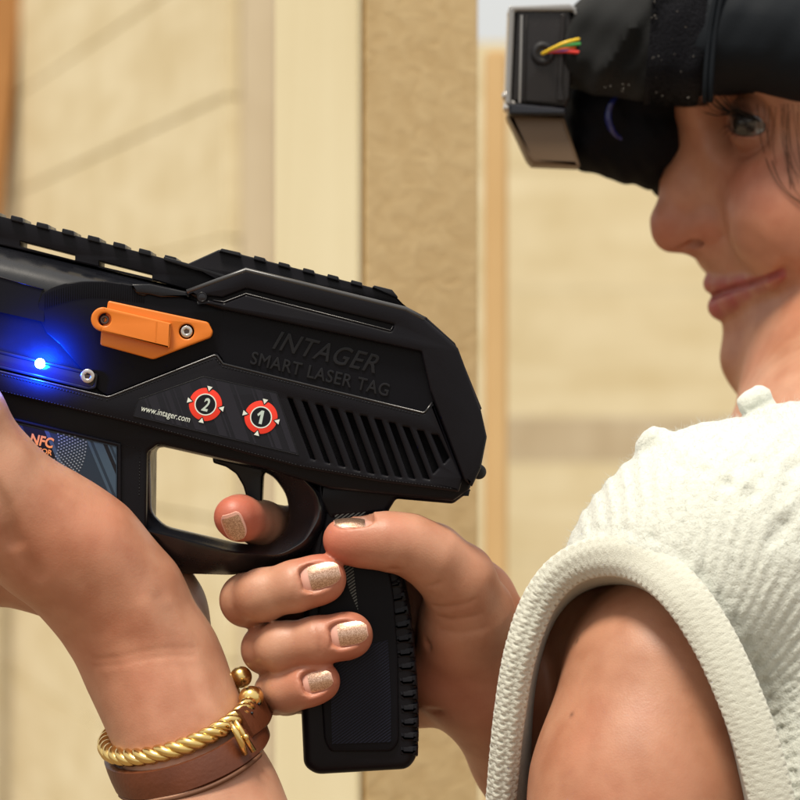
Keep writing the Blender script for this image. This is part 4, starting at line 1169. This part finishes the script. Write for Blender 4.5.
for c_, g_ in ((eyeC, np.array((-0.66, -0.75, -0.05))), (eyeC2, np.array((-0.98, -0.15, -0.05)))):
    ey_ = link('eye', sphere_mesh(W3(c_), 0.0120, 32), MAT['eye_white'], person)
    MAT['iris'].node_tree.nodes['Principled BSDF'].inputs['Coat Weight'].default_value = 1.0
    MAT['iris'].node_tree.nodes['Principled BSDF'].inputs['Coat Roughness'].default_value = 0.03
    disc_on_eye(c_, g_, 12.12, 2.2, 5.7, 'iris', 'iris', ey_)
    disc_on_eye(c_, g_, 12.14, 0.01, 2.3, 'pupil', 'pupil', ey_)
# lashes and stray hair
random.seed(11)
la = []
for k in range(30):
    t = -0.70 + 1.5 * k / 29
    d0 = gz + sx2 * t * 0.95 + sz2 * (0.33 - 0.21 * t * t); d0 /= np.linalg.norm(d0)
    p0 = eyeC + 13.1 * d0
    out = d0 * .35 + FV * 1.1 + UV * (.30 + (-.75, .1, .75)[k % 3] + random.uniform(-.2, .2)) + sx2 * t * .25; out /= np.linalg.norm(out)
    Lh = random.uniform(8.0, 11.5); side = sx2 * t * 2.2 + FV * 1.0
    pts = [p0, p0 + out * Lh * .4 - sz2 * 0.4 + side * .3, p0 + out * Lh * .75 + sz2 * 1.2 + side * .7, p0 + out * Lh * .95 + sz2 * 2.2 + side]
    la.append(tube_mesh([W3(x) for x in spline(pts, 3)], list(np.linspace(0.00026, 0.00008, 10)), 4))
    if k % 2 == 0:
        d1 = gz + sx2 * t * 0.9 - sz2 * (0.31 - 0.18 * t * t); d1 /= np.linalg.norm(d1); p1 = eyeC + 12.9 * d1
        pts = [p1, p1 + out * 2.2 - sz2 * .8, p1 + out * 3.6 - sz2 * 2.4]
        la.append(tube_mesh([W3(x) for x in spline(pts, 3)], list(np.linspace(0.00012, 0.00003, 7)), 4))
ld = [eyeC + 13.15 * (lambda v_: v_ / np.linalg.norm(v_))(gz + sx2 * t + sz2 * (0.33 - 0.21 * t * t)) for t in np.linspace(-.72, .85, 15)]
la.append(tube_mesh([W3(x) for x in ld], 0.00042, 6))
link('eyelashes', join_meshes('eyelashes', la), MAT['lash'], person)
hs = []
for k, pts in enumerate([[(757, 104), (761, 140), (770, 170), (783, 190), (803, 205)], [(770, 106), (768, 140), (776, 172), (790, 194), (812, 208)], [(782, 108), (781, 135), (788, 160), (800, 178)],
                         [(764, 105), (766, 128), (770, 150)], [(790, 110), (790, 140), (797, 165), (806, 180)], [(776, 107), (774, 126), (773, 146), (776, 164)], [(797, 112), (798, 150), (806, 190)], [(788, 106), (786, 150), (793, 185), (803, 200)]]):
    q_ = [project(x, y, HD, body, back=-1.6) for x, y in pts]
    hs.append(tube_mesh([W3(x) for x in spline(q_, 6)], 0.00011 if k > 1 else 0.00018, 5))
for k in range(7):
    x0 = random.uniform(782, 802); bend_ = random.uniform(2, 14)
    q_ = [project(x0 + bend_ * u * u + 2 * math.sin(3 * u + k), 104 + 92 * u * random.uniform(.85, 1.0), HD, body, back=-1.2 - .6 * random.random()) for u in (0, .25, .5, .75, 1)]
    hs.append(tube_mesh([W3(x) for x in spline(q_, 5)], 0.00009, 4))
for h_ in hs: link('hair_strand', h_, MAT['hair'], person)
hs = []
# hair at the side and back of the head, mostly outside the picture
random.seed(5)
for k in range(1000):
    if k == 500: link('hair', join_meshes('hair', hs), MAT['hair'], person); hs = []
    ph = random.uniform(-1.0, 1.0); th0 = random.uniform(0, 1)
    F0 = -50 - 130 * th0
    pts = []
    for j in range(7):
        u = j / 6
        L0 = (max(76 * math.sqrt(max(1 - ((F0 - 12 * u + 84) / 106) ** 2, 0)), 6) + 1 + 2.5 * (ph + 1) * .5) * (1 if k < 500 else -1)
        pts.append(HL(F0 - 12 * u + random.uniform(-2, 2), L0 * (1 - .10 * u) + random.uniform(-1.5, 1.5), 44 - 150 * u + 6 * ph))
    hs.append(tube_mesh([W3(x) for x in spline(pts, 3)], 0.0011, 4))
link('hair', join_meshes('hair', hs), MAT['hair'], person)

# ------------------------------------------------------------------ the knitted top
vest = Shape()
vp = [ell(M(652, 612, 8), (30, 36, 33)), ell(M(725, 572, 14), (48, 52, 50)), ell(M(835, 575, 60), (70, 80, 62)), ell(M(880, 800, 60), (88, 108, 110)), ell(M(672, 880, 84), (54, 70, 96)), ell(M(800, 1010, 120), (104, 150, 150))]
vest.group(vp, 22, 1)
def vproject(x, y): 
    ds = np.linspace(-140, 140, 560); k_ = .33 * (1 + ds / 1000); pp = np.stack([(x - 400) * k_, 1000 + ds, (400 - y) * k_], 1)
    f = np.min([pr.f(pp) for pr in vp], 0); ng = np.where(f < 0)[0]
    return pp[ng[0]] if len(ng) else pp[int(np.argmin(f))]
for bx_, by_, br_ in ((652, 445, 5.4), (660, 441, 4.6), (751, 402, 4.8), (760, 399, 4.6)):
    c_ = vproject(bx_, by_); c_ = c_ + c_ / np.linalg.norm(c_) * 2
    vest.group([ell(c_, (br_, br_, br_ * .92))], 1, 3.5)
# armhole edge: photo pixel and depth
arm_edge = [(500, 960, 22), (496, 860, 12), (502, 790, 5), (509, 720, 0), (520, 655, -3), (539, 602, -4), (566, 570, -8), (603, 556, -16), (643, 562, -27), (681, 592, -38), (713, 639, -44), (739, 695, -48), (760, 755, -50), (777, 830, -50), (785, 930, -46), (745, 1060, -36), (640, 1110, -20), (545, 1050, 12)]
n_e = len(arm_edge)
pe = spline([arm_edge[-1]] + arm_edge + [arm_edge[0], arm_edge[1]], 14)[14:-14 - 0]
edge_px = np.array(pe)[:n_e * 14]
edge_mm = np.array([M(*e) for e in edge_px])
poly2 = edge_px[::6, :2]
def in_poly_dist(x, y):
    """signed distance in pixels to the armhole outline seen from the front (negative inside)"""
    d = np.full(len(x), 1e9); s_ = np.ones(len(x))
    N = len(poly2)
    for i in range(N):
        a_ = poly2[i - 1]; b_ = poly2[i]; e = b_ - a_; L2 = e @ e
        wx = x - a_[0]; wy = y - a_[1]; t = np.clip((wx * e[0] + wy * e[1]) / L2, 0, 1)
        d = np.minimum(d, (wx - e[0] * t) ** 2 + (wy - e[1] * t) ** 2)
        c1 = y >= a_[1]; c2 = y < b_[1]; c3 = e[0] * wy > e[1] * wx
        s_ = np.where((c1 & c2 & c3) | (~c1 & ~c2 & ~c3), -s_, s_)
    return s_ * np.sqrt(d)
def to_px(p):
    k_ = 0.33 * p[:, 1] / 1000
    return 400 + p[:, 0] / k_, 400 - p[:, 2] / k_
def vest_post(p, d):
    near = np.abs(d) < 12
    if not near.any(): return d
    x, y = to_px(p); sd = in_poly_dist(x, y)
    # knit relief
    ang = np.arctan2(y - 800, x - 655)
    rib = np.exp(-((sd - 62) / 40.0) ** 4) * np.clip((ang + 2.9) / .5, 0, 1)
    d = d + rib * 0.45 * np.sin(ang * 118 + 0.4 * np.sin(sd * .09))
    d = d + .9 * np.exp(-((sd - 27) / 5.0) ** 2) * np.clip((ang + 2.0) / .4, 0, 1) * (np.sin(ang * 59) > .1)
    far = np.clip((sd - 95) / 30, 0, 1)
    d = d + far * (0.55 * np.sin(x * .155 + 0.8 * np.sin(y * .06)) * np.sin(y * .17 + x * .04) + 0.28 * np.sin(x * .42 + y * .1) * np.sin(y * .40 - x * .07))
    for hx_, hy_, hr in [(678, 466, 5), (753, 494, 8), (728, 484, 5), (785, 527, 11), (705, 471, 4), (773, 540, 8), (660, 432, 4), (757, 462, 5), (790, 470, 8)]:
        d = d + 1.6 * np.exp(-((x - hx_) ** 2 + (y - hy_) ** 2) / (hr * hr))
    # armhole cut through the near side, hollow behind it
    depth = p[:, 1] - 1000
    cut = np.maximum(sd * 0.33, depth - 30)
    return smax(d, -cut, 1.2)
vest.post.append((M(720, 800, 0), 400, vest_post))
vm, vv = sculpt_mesh('knitted_top', vest, (15, 870, -330), (290, 1290, 60), 1.25)
top = link('knitted_top', vm, MAT['knit'], person)
# rolled armhole trim: a tube of knit stitches
def trim_mesh():
    P3 = edge_mm; n = len(P3)
    L = np.r_[0, np.cumsum(np.linalg.norm(np.roll(P3, -1, 0) - P3, axis=1))]; tot = L[-1]
    m = 1500; seg = 40; ss = np.arange(m) / m * tot
    C = np.stack([np.interp(ss, L, np.r_[P3[:, i], P3[0, i]]) for i in range(3)], 1)
    for _ in range(12): C = (np.roll(C, 1, 0) + C * 2 + np.roll(C, -1, 0)) / 4
    T = np.roll(C, -1, 0) - np.roll(C, 1, 0); T /= np.linalg.norm(T, axis=1)[:, None]
    vd = C / np.linalg.norm(C, axis=1)[:, None]
    N_ = -(vd - T * (vd * T).sum(1)[:, None]); N_ /= np.linalg.norm(N_, axis=1)[:, None]
    B_ = np.cross(T, N_)
    j = np.arange(seg); a_ = 2 * PI * j / seg
    rows = 8; su = ss[:, None] / 2.9; sv = a_[None, :] / (2 * PI) * rows
    ph = su + 1.5 * np.abs(((sv % 1) - .5) * 2)
    h = np.abs(np.sin(PI * ph)) ** .6 * (0.35 + .65 * np.abs(np.sin(PI * sv)) ** .5)
    amp = np.interp(np.interp(ss, L, np.r_[edge_px[:, 0], edge_px[0, 0]]), [530, 620], [1.0, .45])[:, None]
    rng = np.random.default_rng(2); jit = rng.normal(0, .05, (m, seg))
    r = 4.4 + (1.0 * amp) * h + jit * amp
    px_ = np.interp(ss, L, np.r_[edge_px[:, 0], edge_px[0, 0]]); wide = np.interp(px_, [500, 560, 640], [1.0, 1.25, 1.55])[:, None]
    flat = np.interp(px_, [505, 560, 640], [1.0, .85, .66])[:, None]
    Vv = C[:, None, :] + (N_[:, None, :] * np.cos(a_)[None, :, None] * flat[:, :, None] + B_[:, None, :] * np.sin(a_)[None, :, None] * wide[:, :, None]) * r[:, :, None]
    idx = np.arange(m * seg).reshape(m, seg)
    F = np.stack([idx, np.roll(idx, -1, 1), np.roll(np.roll(idx, -1, 0), -1, 1), np.roll(idx, -1, 0)], -1).reshape(-1, 4)
    return mesh_np('armhole_trim', Vv.reshape(-1, 3) / 1000 + np.array((0, 0, CZ)), F[:, ::-1])
trim = link('armhole_trim', trim_mesh(), MAT['knit_trim'], top)
# inner facing of the armhole, turned in towards the arm
E_ = edge_px.copy(); cen_ = np.array((640, 830.0)); rows_ = []
for ins, dd in ((3, 0), (10, 3), (19, 8), (24, 15), (27, 25), (29, 42)):
    v_ = cen_ - E_[:, :2]; v_ = v_ / np.linalg.norm(v_, axis=1)[:, None]
    rows_.append([M(e[0] + u_[0] * ins, e[1] + u_[1] * ins, e[2] + dd) for e, u_ in zip(E_, v_)])
nE = len(E_); Vr = np.array(rows_).reshape(-1, 3); ixr = np.arange(len(rows_) * nE).reshape(len(rows_), nE)
Fr = np.stack([ixr[:-1], np.roll(ixr, -1, 1)[:-1], np.roll(ixr, -1, 1)[1:], ixr[1:]], -1).reshape(-1, 4)
fc = link('armhole_facing', mesh_np('armhole_facing', Vr / 1000 + np.array((0, 0, CZ)), Fr), MAT['knit_trim'], top)
so_ = fc.modifiers.new('thickness', 'SOLIDIFY'); so_.thickness = 0.0012; so_.offset = 0
# loose fibres that blur the outline of the wool
rs = np.random.default_rng(4)
cand = vv[(vv[:, 1] < 1060) & (vv[:, 2] > -140)]
ctr = np.array((M(760, 760, 60)))
roots = cand[rs.choice(len(cand), 16000)]
nf = len(roots); out_ = roots - ctr; out_ /= np.linalg.norm(out_, axis=1)[:, None]
d_ = rs.normal(0, 1, (nf, 3)) + out_ * .5; d_ /= np.linalg.norm(d_, axis=1)[:, None]; e_ = rs.normal(0, .6, (nf, 3)); Lf = rs.uniform(1.2, 2.8, nf)[:, None]
cp = [roots - d_ * Lf * .4, roots + d_ * Lf * .1 + e_ * .2, roots + d_ * Lf * .5 + e_ * .7, roots + d_ * Lf * .8 + e_ * 1.5]
a1 = np.cross(d_, rs.normal(0, 1, (nf, 3))); a1 /= np.linalg.norm(a1, axis=1)[:, None]; a2 = np.cross(d_, a1)
Vf = np.stack([np.stack([c + (a1 * math.cos(t) + a2 * math.sin(t)) * r_ for t in (0, 2.094, 4.189)], 1) for c, r_ in zip(cp, (.035, .035, .03, .012))], 1)   # fibre, ring, corner
ix = np.arange(nf)[:, None, None] * 12 + np.arange(3)[None, :, None] * 3
jj = np.arange(3)[None, None, :]; Ff = np.stack([ix + jj, ix + (jj + 1) % 3, ix + 3 + (jj + 1) % 3, ix + 3 + jj], -1).reshape(-1, 4)
link('wool_fibres', mesh_np('wool_fibres', Vf.reshape(-1, 3) / 1000 + np.array((0, 0, CZ)), Ff), MAT['knit'], top)
# lower body, below the picture
tr = Shape(); hip = M(860, 1500, 160)
tr.group([ell(hip, (110, 160, 150)), cone(hip + np.array((-15, -75, -40)), np.array((hip[0] - 10, hip[1] - 110, -900)), 88, 62), cone(np.array((hip[0] - 10, hip[1] - 110, -900)), np.array((hip[0] + 10, hip[1] - 115, -1360)), 62, 44),
          cone(hip + np.array((15, 75, -40)), np.array((hip[0] + 10, hip[1] + 110, -900)), 88, 62), cone(np.array((hip[0] + 10, hip[1] + 110, -900)), np.array((hip[0] + 40, hip[1] + 120, -1360)), 62, 44), cone(hip, M(830, 1180, 130), 110, 100)], 40, 1)
tm, _ = sculpt_mesh('trousers', tr, (0, 850, -1450), (380, 1550, -150), 7.0)
link('trousers', tm, MAT['trousers'], person)
for sg, dy in ((10, -115), (40, 120)):
    b_ = Shape(); c0 = np.array((hip[0] + sg, hip[1] + dy, -1400))
    b_.group([cone(c0 + (0, 0, 60), c0 + (0, 0, -10), 48, 44), cone(c0 + (10, 0, -14), c0 + (-140, 0, -22), 36, 30)], 20, 1)
    bm_, _ = sculpt_mesh('boot', b_, c0 - np.array((220, 80, 70)), c0 + np.array((90, 80, 130)), 5)
    link('boot', bm_, MAT['boot'], person)
# ------------------------------------------------------------------ sensor headband
hb = empty('sensor_headband', P(690, 60, 235), 'black fabric headband with a wired plastic sensor box, worn low on the forehead', 'headband')
def band_ring(x, y0, y1, dn, df, n=56, ex_=3.2, wr=0.0, seed=0, slantx=0.0):
    """section of the band at pixel x: from y0 (top) to y1 (bottom), near face at depth dn, far at df"""
    cy = (y0 + y1) / 2; hy = (y1 - y0) / 2; cd = (dn + df) / 2; hd = (df - dn) / 2; r = []
    for k in range(n):
        t = 2 * PI * k / n; c, s_ = math.cos(t), math.sin(t)
        d = cd - hd * math.copysign(abs(c) ** (2 / ex_), c); y = cy + hy * math.copysign(abs(s_) ** (2 / ex_), s_)
        if wr:
            d += wr * (math.sin(x * .115 + y * .05 + seed) + .7 * math.sin(x * .05 - y * .11 + 2 * seed) + .4 * math.sin(x * .21 + y * .14))
        r.append(P(x + slantx * (y - cy) / hy if hy else x, y, d))
    return r
def curve_band(name, keys, mat, n=26, wr=0.0, seed=0, ex_=3.2):
    K = spline(keys, n)
    rings = [band_ring(k[0], k[1], k[2], k[3], k[4], wr=wr, seed=seed, ex_=ex_, slantx=k[5]) for k in K]
    return loft(name, rings, mat, hb)
curve_band('fabric_sleeve', [(566, 22, 86, 196, 268, 2), (577, 6, 93, 190, 278, 4), (596, -12, 100, 184, 290, 0), (620, -22, 103, 179, 296, -4), (646, -26, 104, 173, 300, -6), (660, -28, 104, 171, 302, -6)], 'sleeve_fabric', wr=1.9, seed=.6, ex_=2.6)
curve_band('velcro_strip', [(649, -30, 106, 168.5, 304, -6), (665, -31, 107, 165.5, 306, -7), (684, -32, 107, 163, 308, -8), (700, -33, 108, 161, 309, -9), (707, -32, 106.5, 161.5, 309, -9)], 'velcro_fabric', wr=.35, seed=2)
curve_band('strap', [(688, -34, 99, 163, 306, -10), (720, -38, 98, 159.0, 311, -6), (750, -40, 98, 157, 314, 0), (780, -42, 109, 156, 315, 0), (830, -44, 122, 155.5, 316, 0), (900, -44, 126, 156, 316, 0), (1000, -42, 124, 170, 302, 0), (1060, -36, 116, 196, 276, 0)], 'strap_fabric', ex_=2.7, wr=.45, seed=3)
# double stitched edge where velcro meets strap
def surf_line(pts, r, name, mat, back=-0.3):
    dg_ = bpy.context.evaluated_depsgraph_get()
for xo in (706, 711.5):
    pts = [(xo + 10 - 0.0 * k, -20 + k * 6.4) for k in range(20)]
    pts = [(xo + 9 * ((y - 108) / 128.0) ** 2 * 1.6 - 1, y, 160.2 if xo < 708 else 159.6) for (_, y) in pts]
    link('stitched_edge', tube_mesh([P(x, y, d + 5.5 * abs((y - 36) / 70) ** 5) for x, y, d in pts], 0.0011, 8), MAT['strap_fabric'], hb)
# hooks and loops of the velcro
nv_ = 5200; rsv = np.random.default_rng(3); xs = rsv.uniform(650, 708, nv_); th_ = rsv.uniform(-1.25, 1.25, nv_)
cy_ = 37.5; hy_ = 69.5; ds_ = 236 - (236 - (168.5 - (xs - 650) * .115)) * np.abs(np.cos(th_)) ** (2 / 3.2); ys = cy_ + hy_ * np.sign(np.sin(th_)) * np.abs(np.sin(th_)) ** (2 / 3.2)
kk_ = .33 * (1 + ds_ / 1000); r0_ = np.stack([(xs - 400) * kk_, 1000 + ds_, (400 - ys) * kk_], 1)
nn_ = np.stack([rsv.normal(0, .7, nv_), -np.cos(th_) - .4 + rsv.normal(0, .5, nv_), -np.sin(th_) + rsv.normal(0, .6, nv_)], 1); nn_ /= np.linalg.norm(nn_, axis=1)[:, None]
bend = rsv.normal(0, .5, (nv_, 3)); Lv = rsv.uniform(.8, 1.9, nv_)[:, None]
cpv = [r0_ - nn_ * .3, r0_ + nn_ * Lv * .6 + bend * .2, r0_ + nn_ * Lv + bend]
b1_ = np.cross(nn_, rsv.normal(0, 1, (nv_, 3))); b1_ /= np.linalg.norm(b1_, axis=1)[:, None]; b2_ = np.cross(nn_, b1_)
Vv_ = np.stack([np.stack([c + (b1_ * math.cos(t) + b2_ * math.sin(t)) * r_ for t in (0, 2.094, 4.189)], 1) for c, r_ in zip(cpv, (.07, .07, .05))], 1)
iv = np.arange(nv_)[:, None, None] * 9 + np.arange(2)[None, :, None] * 3; jv = np.arange(3)[None, None, :]
Fv_ = np.stack([iv + jv, iv + (jv + 1) % 3, iv + 3 + (jv + 1) % 3, iv + 3 + jv], -1).reshape(-1, 4)
link('velcro_pile', mesh_np('velcro_pile', Vv_.reshape(-1, 3) / 1000 + np.array((0, 0, CZ)), Fv_), MAT['velcro_fabric'], hb)
# lint caught in the hooks
rl_ = random.Random(8); li = []
for k in range(18):
    x, y = rl_.uniform(650, 704), rl_.uniform(-10, 100); c = P(x, y, 164.5 - (x - 650) * .06 + 6 * abs((y - 37) / 70) ** 4)
    v_ = Vector((rl_.uniform(-1, 1), rl_.uniform(-.5, .5), rl_.uniform(-1, 1))) * rl_.choice((.00015, .0003, .0006))
    li.append(tube_mesh([c - v_, c + Vector((0, -.0002, .0002)), c + v_], rl_.choice((.00005, .00008, .00013)), 4))
for k in range(6):
    x = rl_.uniform(600, 648) + rl_.uniform(-1, 1); c = P(x, 84 + rl_.uniform(-2, 8) + 4 * k / 6, 184 - (x - 596) * .22)
    li.append(tube_mesh([c, c + Vector((.0004, 0, .0003)), c + Vector((.0008, 0, 0))], .00005, 4))
link('lint', join_meshes('lint', li), MAT['lint'], hb)
# brow pad: soft dark foam block between forehead and box
pad = Shape()
pad.group([ell(M(604, 118, 238), (18, 32, 20)), ell(M(636, 138, 240), (19, 32, 18)), ell(M(588, 142, 236), (10, 26, 12)), ell(M(660, 160, 262), (8, 22, 13)), ell(M(640, 100, 236), (18, 30, 16)), ell(M(622, 160, 240), (11, 24, 9.0)), ell(M(648, 168, 246), (8, 22, 9)), ell(M(598, 152, 238), (9, 24, 8)), ell(M(664, 176, 258), (5, 18, 9))], 2.2, 1)
def pad_post(p, d):
    x, y = to_px(p)
    return d + .5 * np.sin(x * .16 + y * .08) * np.sin(y * .13 - x * .05) + .3 * np.sin(x * .33 - y * .21)
pad.post.append((M(620, 140, 238), 90, pad_post))
pm, _ = sculpt_mesh('brow_pad', pad, (60, 1150, 70), (150, 1330, 180), 1.4)
link('brow_pad', pm, MAT['pad_foam'], hb)
arcp = []
for t in np.linspace(math.radians(105), math.radians(262), 24):
    arcp.append((634 + 26 * math.cos(t) * 1.0, 116 - 26 * math.sin(t)))
def near_on(shape, x, y, d0, back=0):
    ds = np.linspace(d0 - 90, d0 + 90, 360); k_ = .33 * (1 + ds / 1000); pp = np.stack([(x - 400) * k_, 1000 + ds, (400 - y) * k_], 1); f = shape.ev(pp)
    ng = np.where(f < 0)[0]; q_ = pp[ng[0]] if len(ng) else pp[int(np.argmin(f))]
    return q_ + back * q_ / np.linalg.norm(q_)
link('lens_ring', tube_mesh([W3(near_on(pad, x, y, 238, 0.3)) for x, y in arcp], [0.0003 + 0.0013 * math.sin(PI * k / 23) for k in range(24)], 8), MAT['pad_blue_ring'], hb)
# sensor box
bx = lambda name, lp, d0, d1, mat, bev=.6, par=hb: plate(name, [lp] if isinstance(lp[0], tuple) else lp, d0, d1, MAT and mat, par, bev)
box = bx('sensor_box', rounded([(514, 9), (571, 9), (574, 30), (570, 98), (566, 107), (511, 103)], 2), 198, 222, 'box_plastic', 1.4)
bx('box_rim', [rounded([(509, 6), (570, 3.5), (577, 8), (577, 16), (572, 11), (515, 11), (511, 105), (505.5, 104)], 2)], 196.5, 223, 'bright_bezel', 1.0, box)
bx('box_rim', rounded([(508, 103), (513, 103), (566, 108), (566, 115), (509, 115)], 1.5), 196.5, 223, 'black_gloss', 1.0, box)
for (x0, x1) in ((520.5, 523), (526, 527.5)):
    bx('box_ridge', [(x0, 15), (x1, 15), (x1 - 2, 103), (x0 - 2, 103)], 197, 200, 'bright_bezel' if x0 < 522 else 'box_plastic', .35, box)
bx('box_side_slot', rounded([(561, 14), (566, 14), (562.5, 84), (565, 101), (557, 101), (558, 84)], 1.5), 196.8, 200, 'box_plastic', .5, box)
for cx_, cy_, r_ in ((506.5, 96, 5.0), (508, 108, 5.2), (513, 103, 4.2), (511.5, 13.5, 4.6)):
    link('corner_screw', sphere_mesh(P(cx_, cy_, 200), r_ * .33 * 1.2 / 1000, 20, (1, 1.2, 1.15)), MAT['steel'], box)
bx('lower_housing', rounded([(507, 113), (564, 117), (581, 166), (533, 164), (528, 158)], 2), 202, 224, 'smoked_plastic', 1.6, box)
link('grommet', tube_mesh([P(543 + 8.2 * math.cos(t), 53.5 + 8.2 * math.sin(t), 197.6) for t in np.linspace(0, 2 * PI, 29)[:-1]], 0.0016, 10, True), MAT['black_rubber'], box)
link('cable_hole', plate_mesh('ch', [circle_pts(543, 53.5, 7)], 197.4, 200, .2), MAT['black_gloss'], box)
for k, (m_, y1, d1, sag) in enumerate([('wire_yellow', 37, 190, -8), ('wire_green', 42, 189, -5), ('wire_orange', 46, 190.5, -2), ('wire_violet', 49, 191.5, 0), ('wire_red', 50.5, 188.5, 2.5)]):
    pts = [P(541, 54, 200), P(544 + k * .5, 53 - k * .2, 196.0), P(554, 50.5 + sag * .35, 191.0 + k * .3), P(566, (y1 + 51) / 2 + sag * .2, 189 + k * .3), P(582, y1 + 2, d1 - 2 + 4), P(600, y1 + 2, 192)]
    link('wire', tube_mesh([Vector(p) for p in spline(pts, 8)], 0.00072, 8), MAT[m_], hb)

# ------------------------------------------------------------------ bracelets on the near wrist
def wrist_ring(cx, cy, a, b, rd, dc, n, rot=-19.5, t0=0.0, t1=2 * PI, lift=0):
    """ring round the wrist: half width a px, sag b px, depth radius rd mm"""
    out = []; c, s_ = math.cos(math.radians(rot)), math.sin(math.radians(rot))
    for k in range(n):
        t = t0 + (t1 - t0) * k / (n - 1)
        u = a * math.cos(t); v_ = b * math.sin(t)
        out.append(P(cx + u * c - v_ * s_, cy + u * s_ + v_ * c, dc - rd * math.sin(t)))
    return out
gb = empty('twisted_bracelet', P(184, 722, 4), 'twisted gold bangle with ball ends round the wrist, above the leather strap', 'bracelet')
path = wrist_ring(178, 722, 76, 25, 25, 4, 240, -20.5, math.radians(12), math.radians(330))
def twist(path, R, r, turns, phase):
    out = []; n = len(path); prev = None
    for i in range(n):
        t = (path[min(i + 1, n - 1)] - path[max(i - 1, 0)]).normalized()
        a_ = Vector((0, -1, 0)) if prev is None else prev
        nn = (a_ - t * a_.dot(t)).normalized(); prev = nn; bb = t.cross(nn)
        an = 2 * PI * turns * i / n + phase
        out.append(path[i] + nn * R * math.cos(an) + bb * R * math.sin(an))
    return out
for ph in (0, 2 * PI / 3, 4 * PI / 3):
    link('twisted_strand', tube_mesh(twist(path, 0.00145, 0, 11, ph), 0.00165, 10), MAT['gold'], gb)
e0, e1 = path[0], path[-1]
b1 = link('ball_end', sphere_mesh(e0 + Vector((0.0006, 0, 0.0010)), 0.0042, 28, (1, 1, .95)), MAT['gold'], gb)
link('ball_end', sphere_mesh(P(241, 677, 14), 0.0037, 28), MAT['gold'], gb)
link('collar', tube_mesh([e0 + (path[7] - path[0]).normalized() * .0026 + Vector((0.0024 * math.cos(t) * .35, -0.0024 * math.sin(t), 0.0024 * math.cos(t))) for t in np.linspace(0, 2 * PI, 20)[:-1]], 0.0007, 8, True), MAT['gold'], gb)
lb = empty('leather_bracelet', P(196, 752, 4), 'brown leather strap bracelet with a small gold toggle, below the gold bangle', 'bracelet')
def band(name, mids, half, th, axis, mat, par):
    rings = []
    n = len(mids)
    for i in range(n):
        t = (mids[min(i + 1, n - 1)] - mids[max(i - 1, 0)]).normalized()
        a_ = Vector(axis).normalized(); a_ = (a_ - t * a_.dot(t)).normalized(); o = t.cross(a_)
        if o.dot(mids[i] - sum(mids, Vector()) / n) < 0: o = -o
        sec = []
        for (x, y) in [(-1, -.5), (-1, .2), (-.9, .5), (-.3, .62), (.3, .62), (.9, .5), (1, .2), (1, -.5)]:
            sec.append(mids[i] + a_ * half * x + o * th * y)
        rings.append(sec)
    return loft(name, rings, mat, par)
axv = (P(150, 664, 8) - P(206, 800, -2))
m1 = wrist_ring(187, 748, 79, 27, 27.5, 3, 90, -21, math.radians(-8), math.radians(352))
band('leather_band', m1, 0.0048, 0.0022, axv, 'leather', lb)
m2 = wrist_ring(187.5, 750, 80, 28, 28.6, 3, 50, -21, math.radians(35), math.radians(172))
link('stitched_rim', tube_mesh([p - axv.normalized() * 0.0047 for p in m2], 0.0008, 8), MAT['leather_edge'], lb)
tabp = [P(244, 724, -15), P(254, 717, -8), P(262, 708, 1), P(265, 699, 12)]
band('strap_tab', [Vector(p) for p in spline(tabp, 6)], 0.0052, 0.0020, axv, 'leather', lb)
for (x, y, d) in ((252, 713, -11), (259, 704, -4), (261, 714, -4)):
    link('rivet_hole', sphere_mesh(P(x, y, d), 0.0005, 12), MAT['black_gloss'], lb)
tg_ = link('toggle', tube_mesh([P(231.5, 722.5, -22.5), P(236, 732, -24), P(241.5, 743.5, -23.5), P(245, 754, -22)], [0.0009, 0.0011, 0.0012, 0.0010], 10), MAT['gold'], lb)
link('toggle_pin', tube_mesh([P(235.5, 720.5, -22), P(243.5, 735, -22.5), P(253.5, 751, -20.5)], [0.0009, 0.0010, 0.0010], 10), MAT['gold'], tg_)
link('toggle_bead', sphere_mesh(P(246, 737, -22.8), 0.0011, 16), MAT['gold'], tg_)
pass
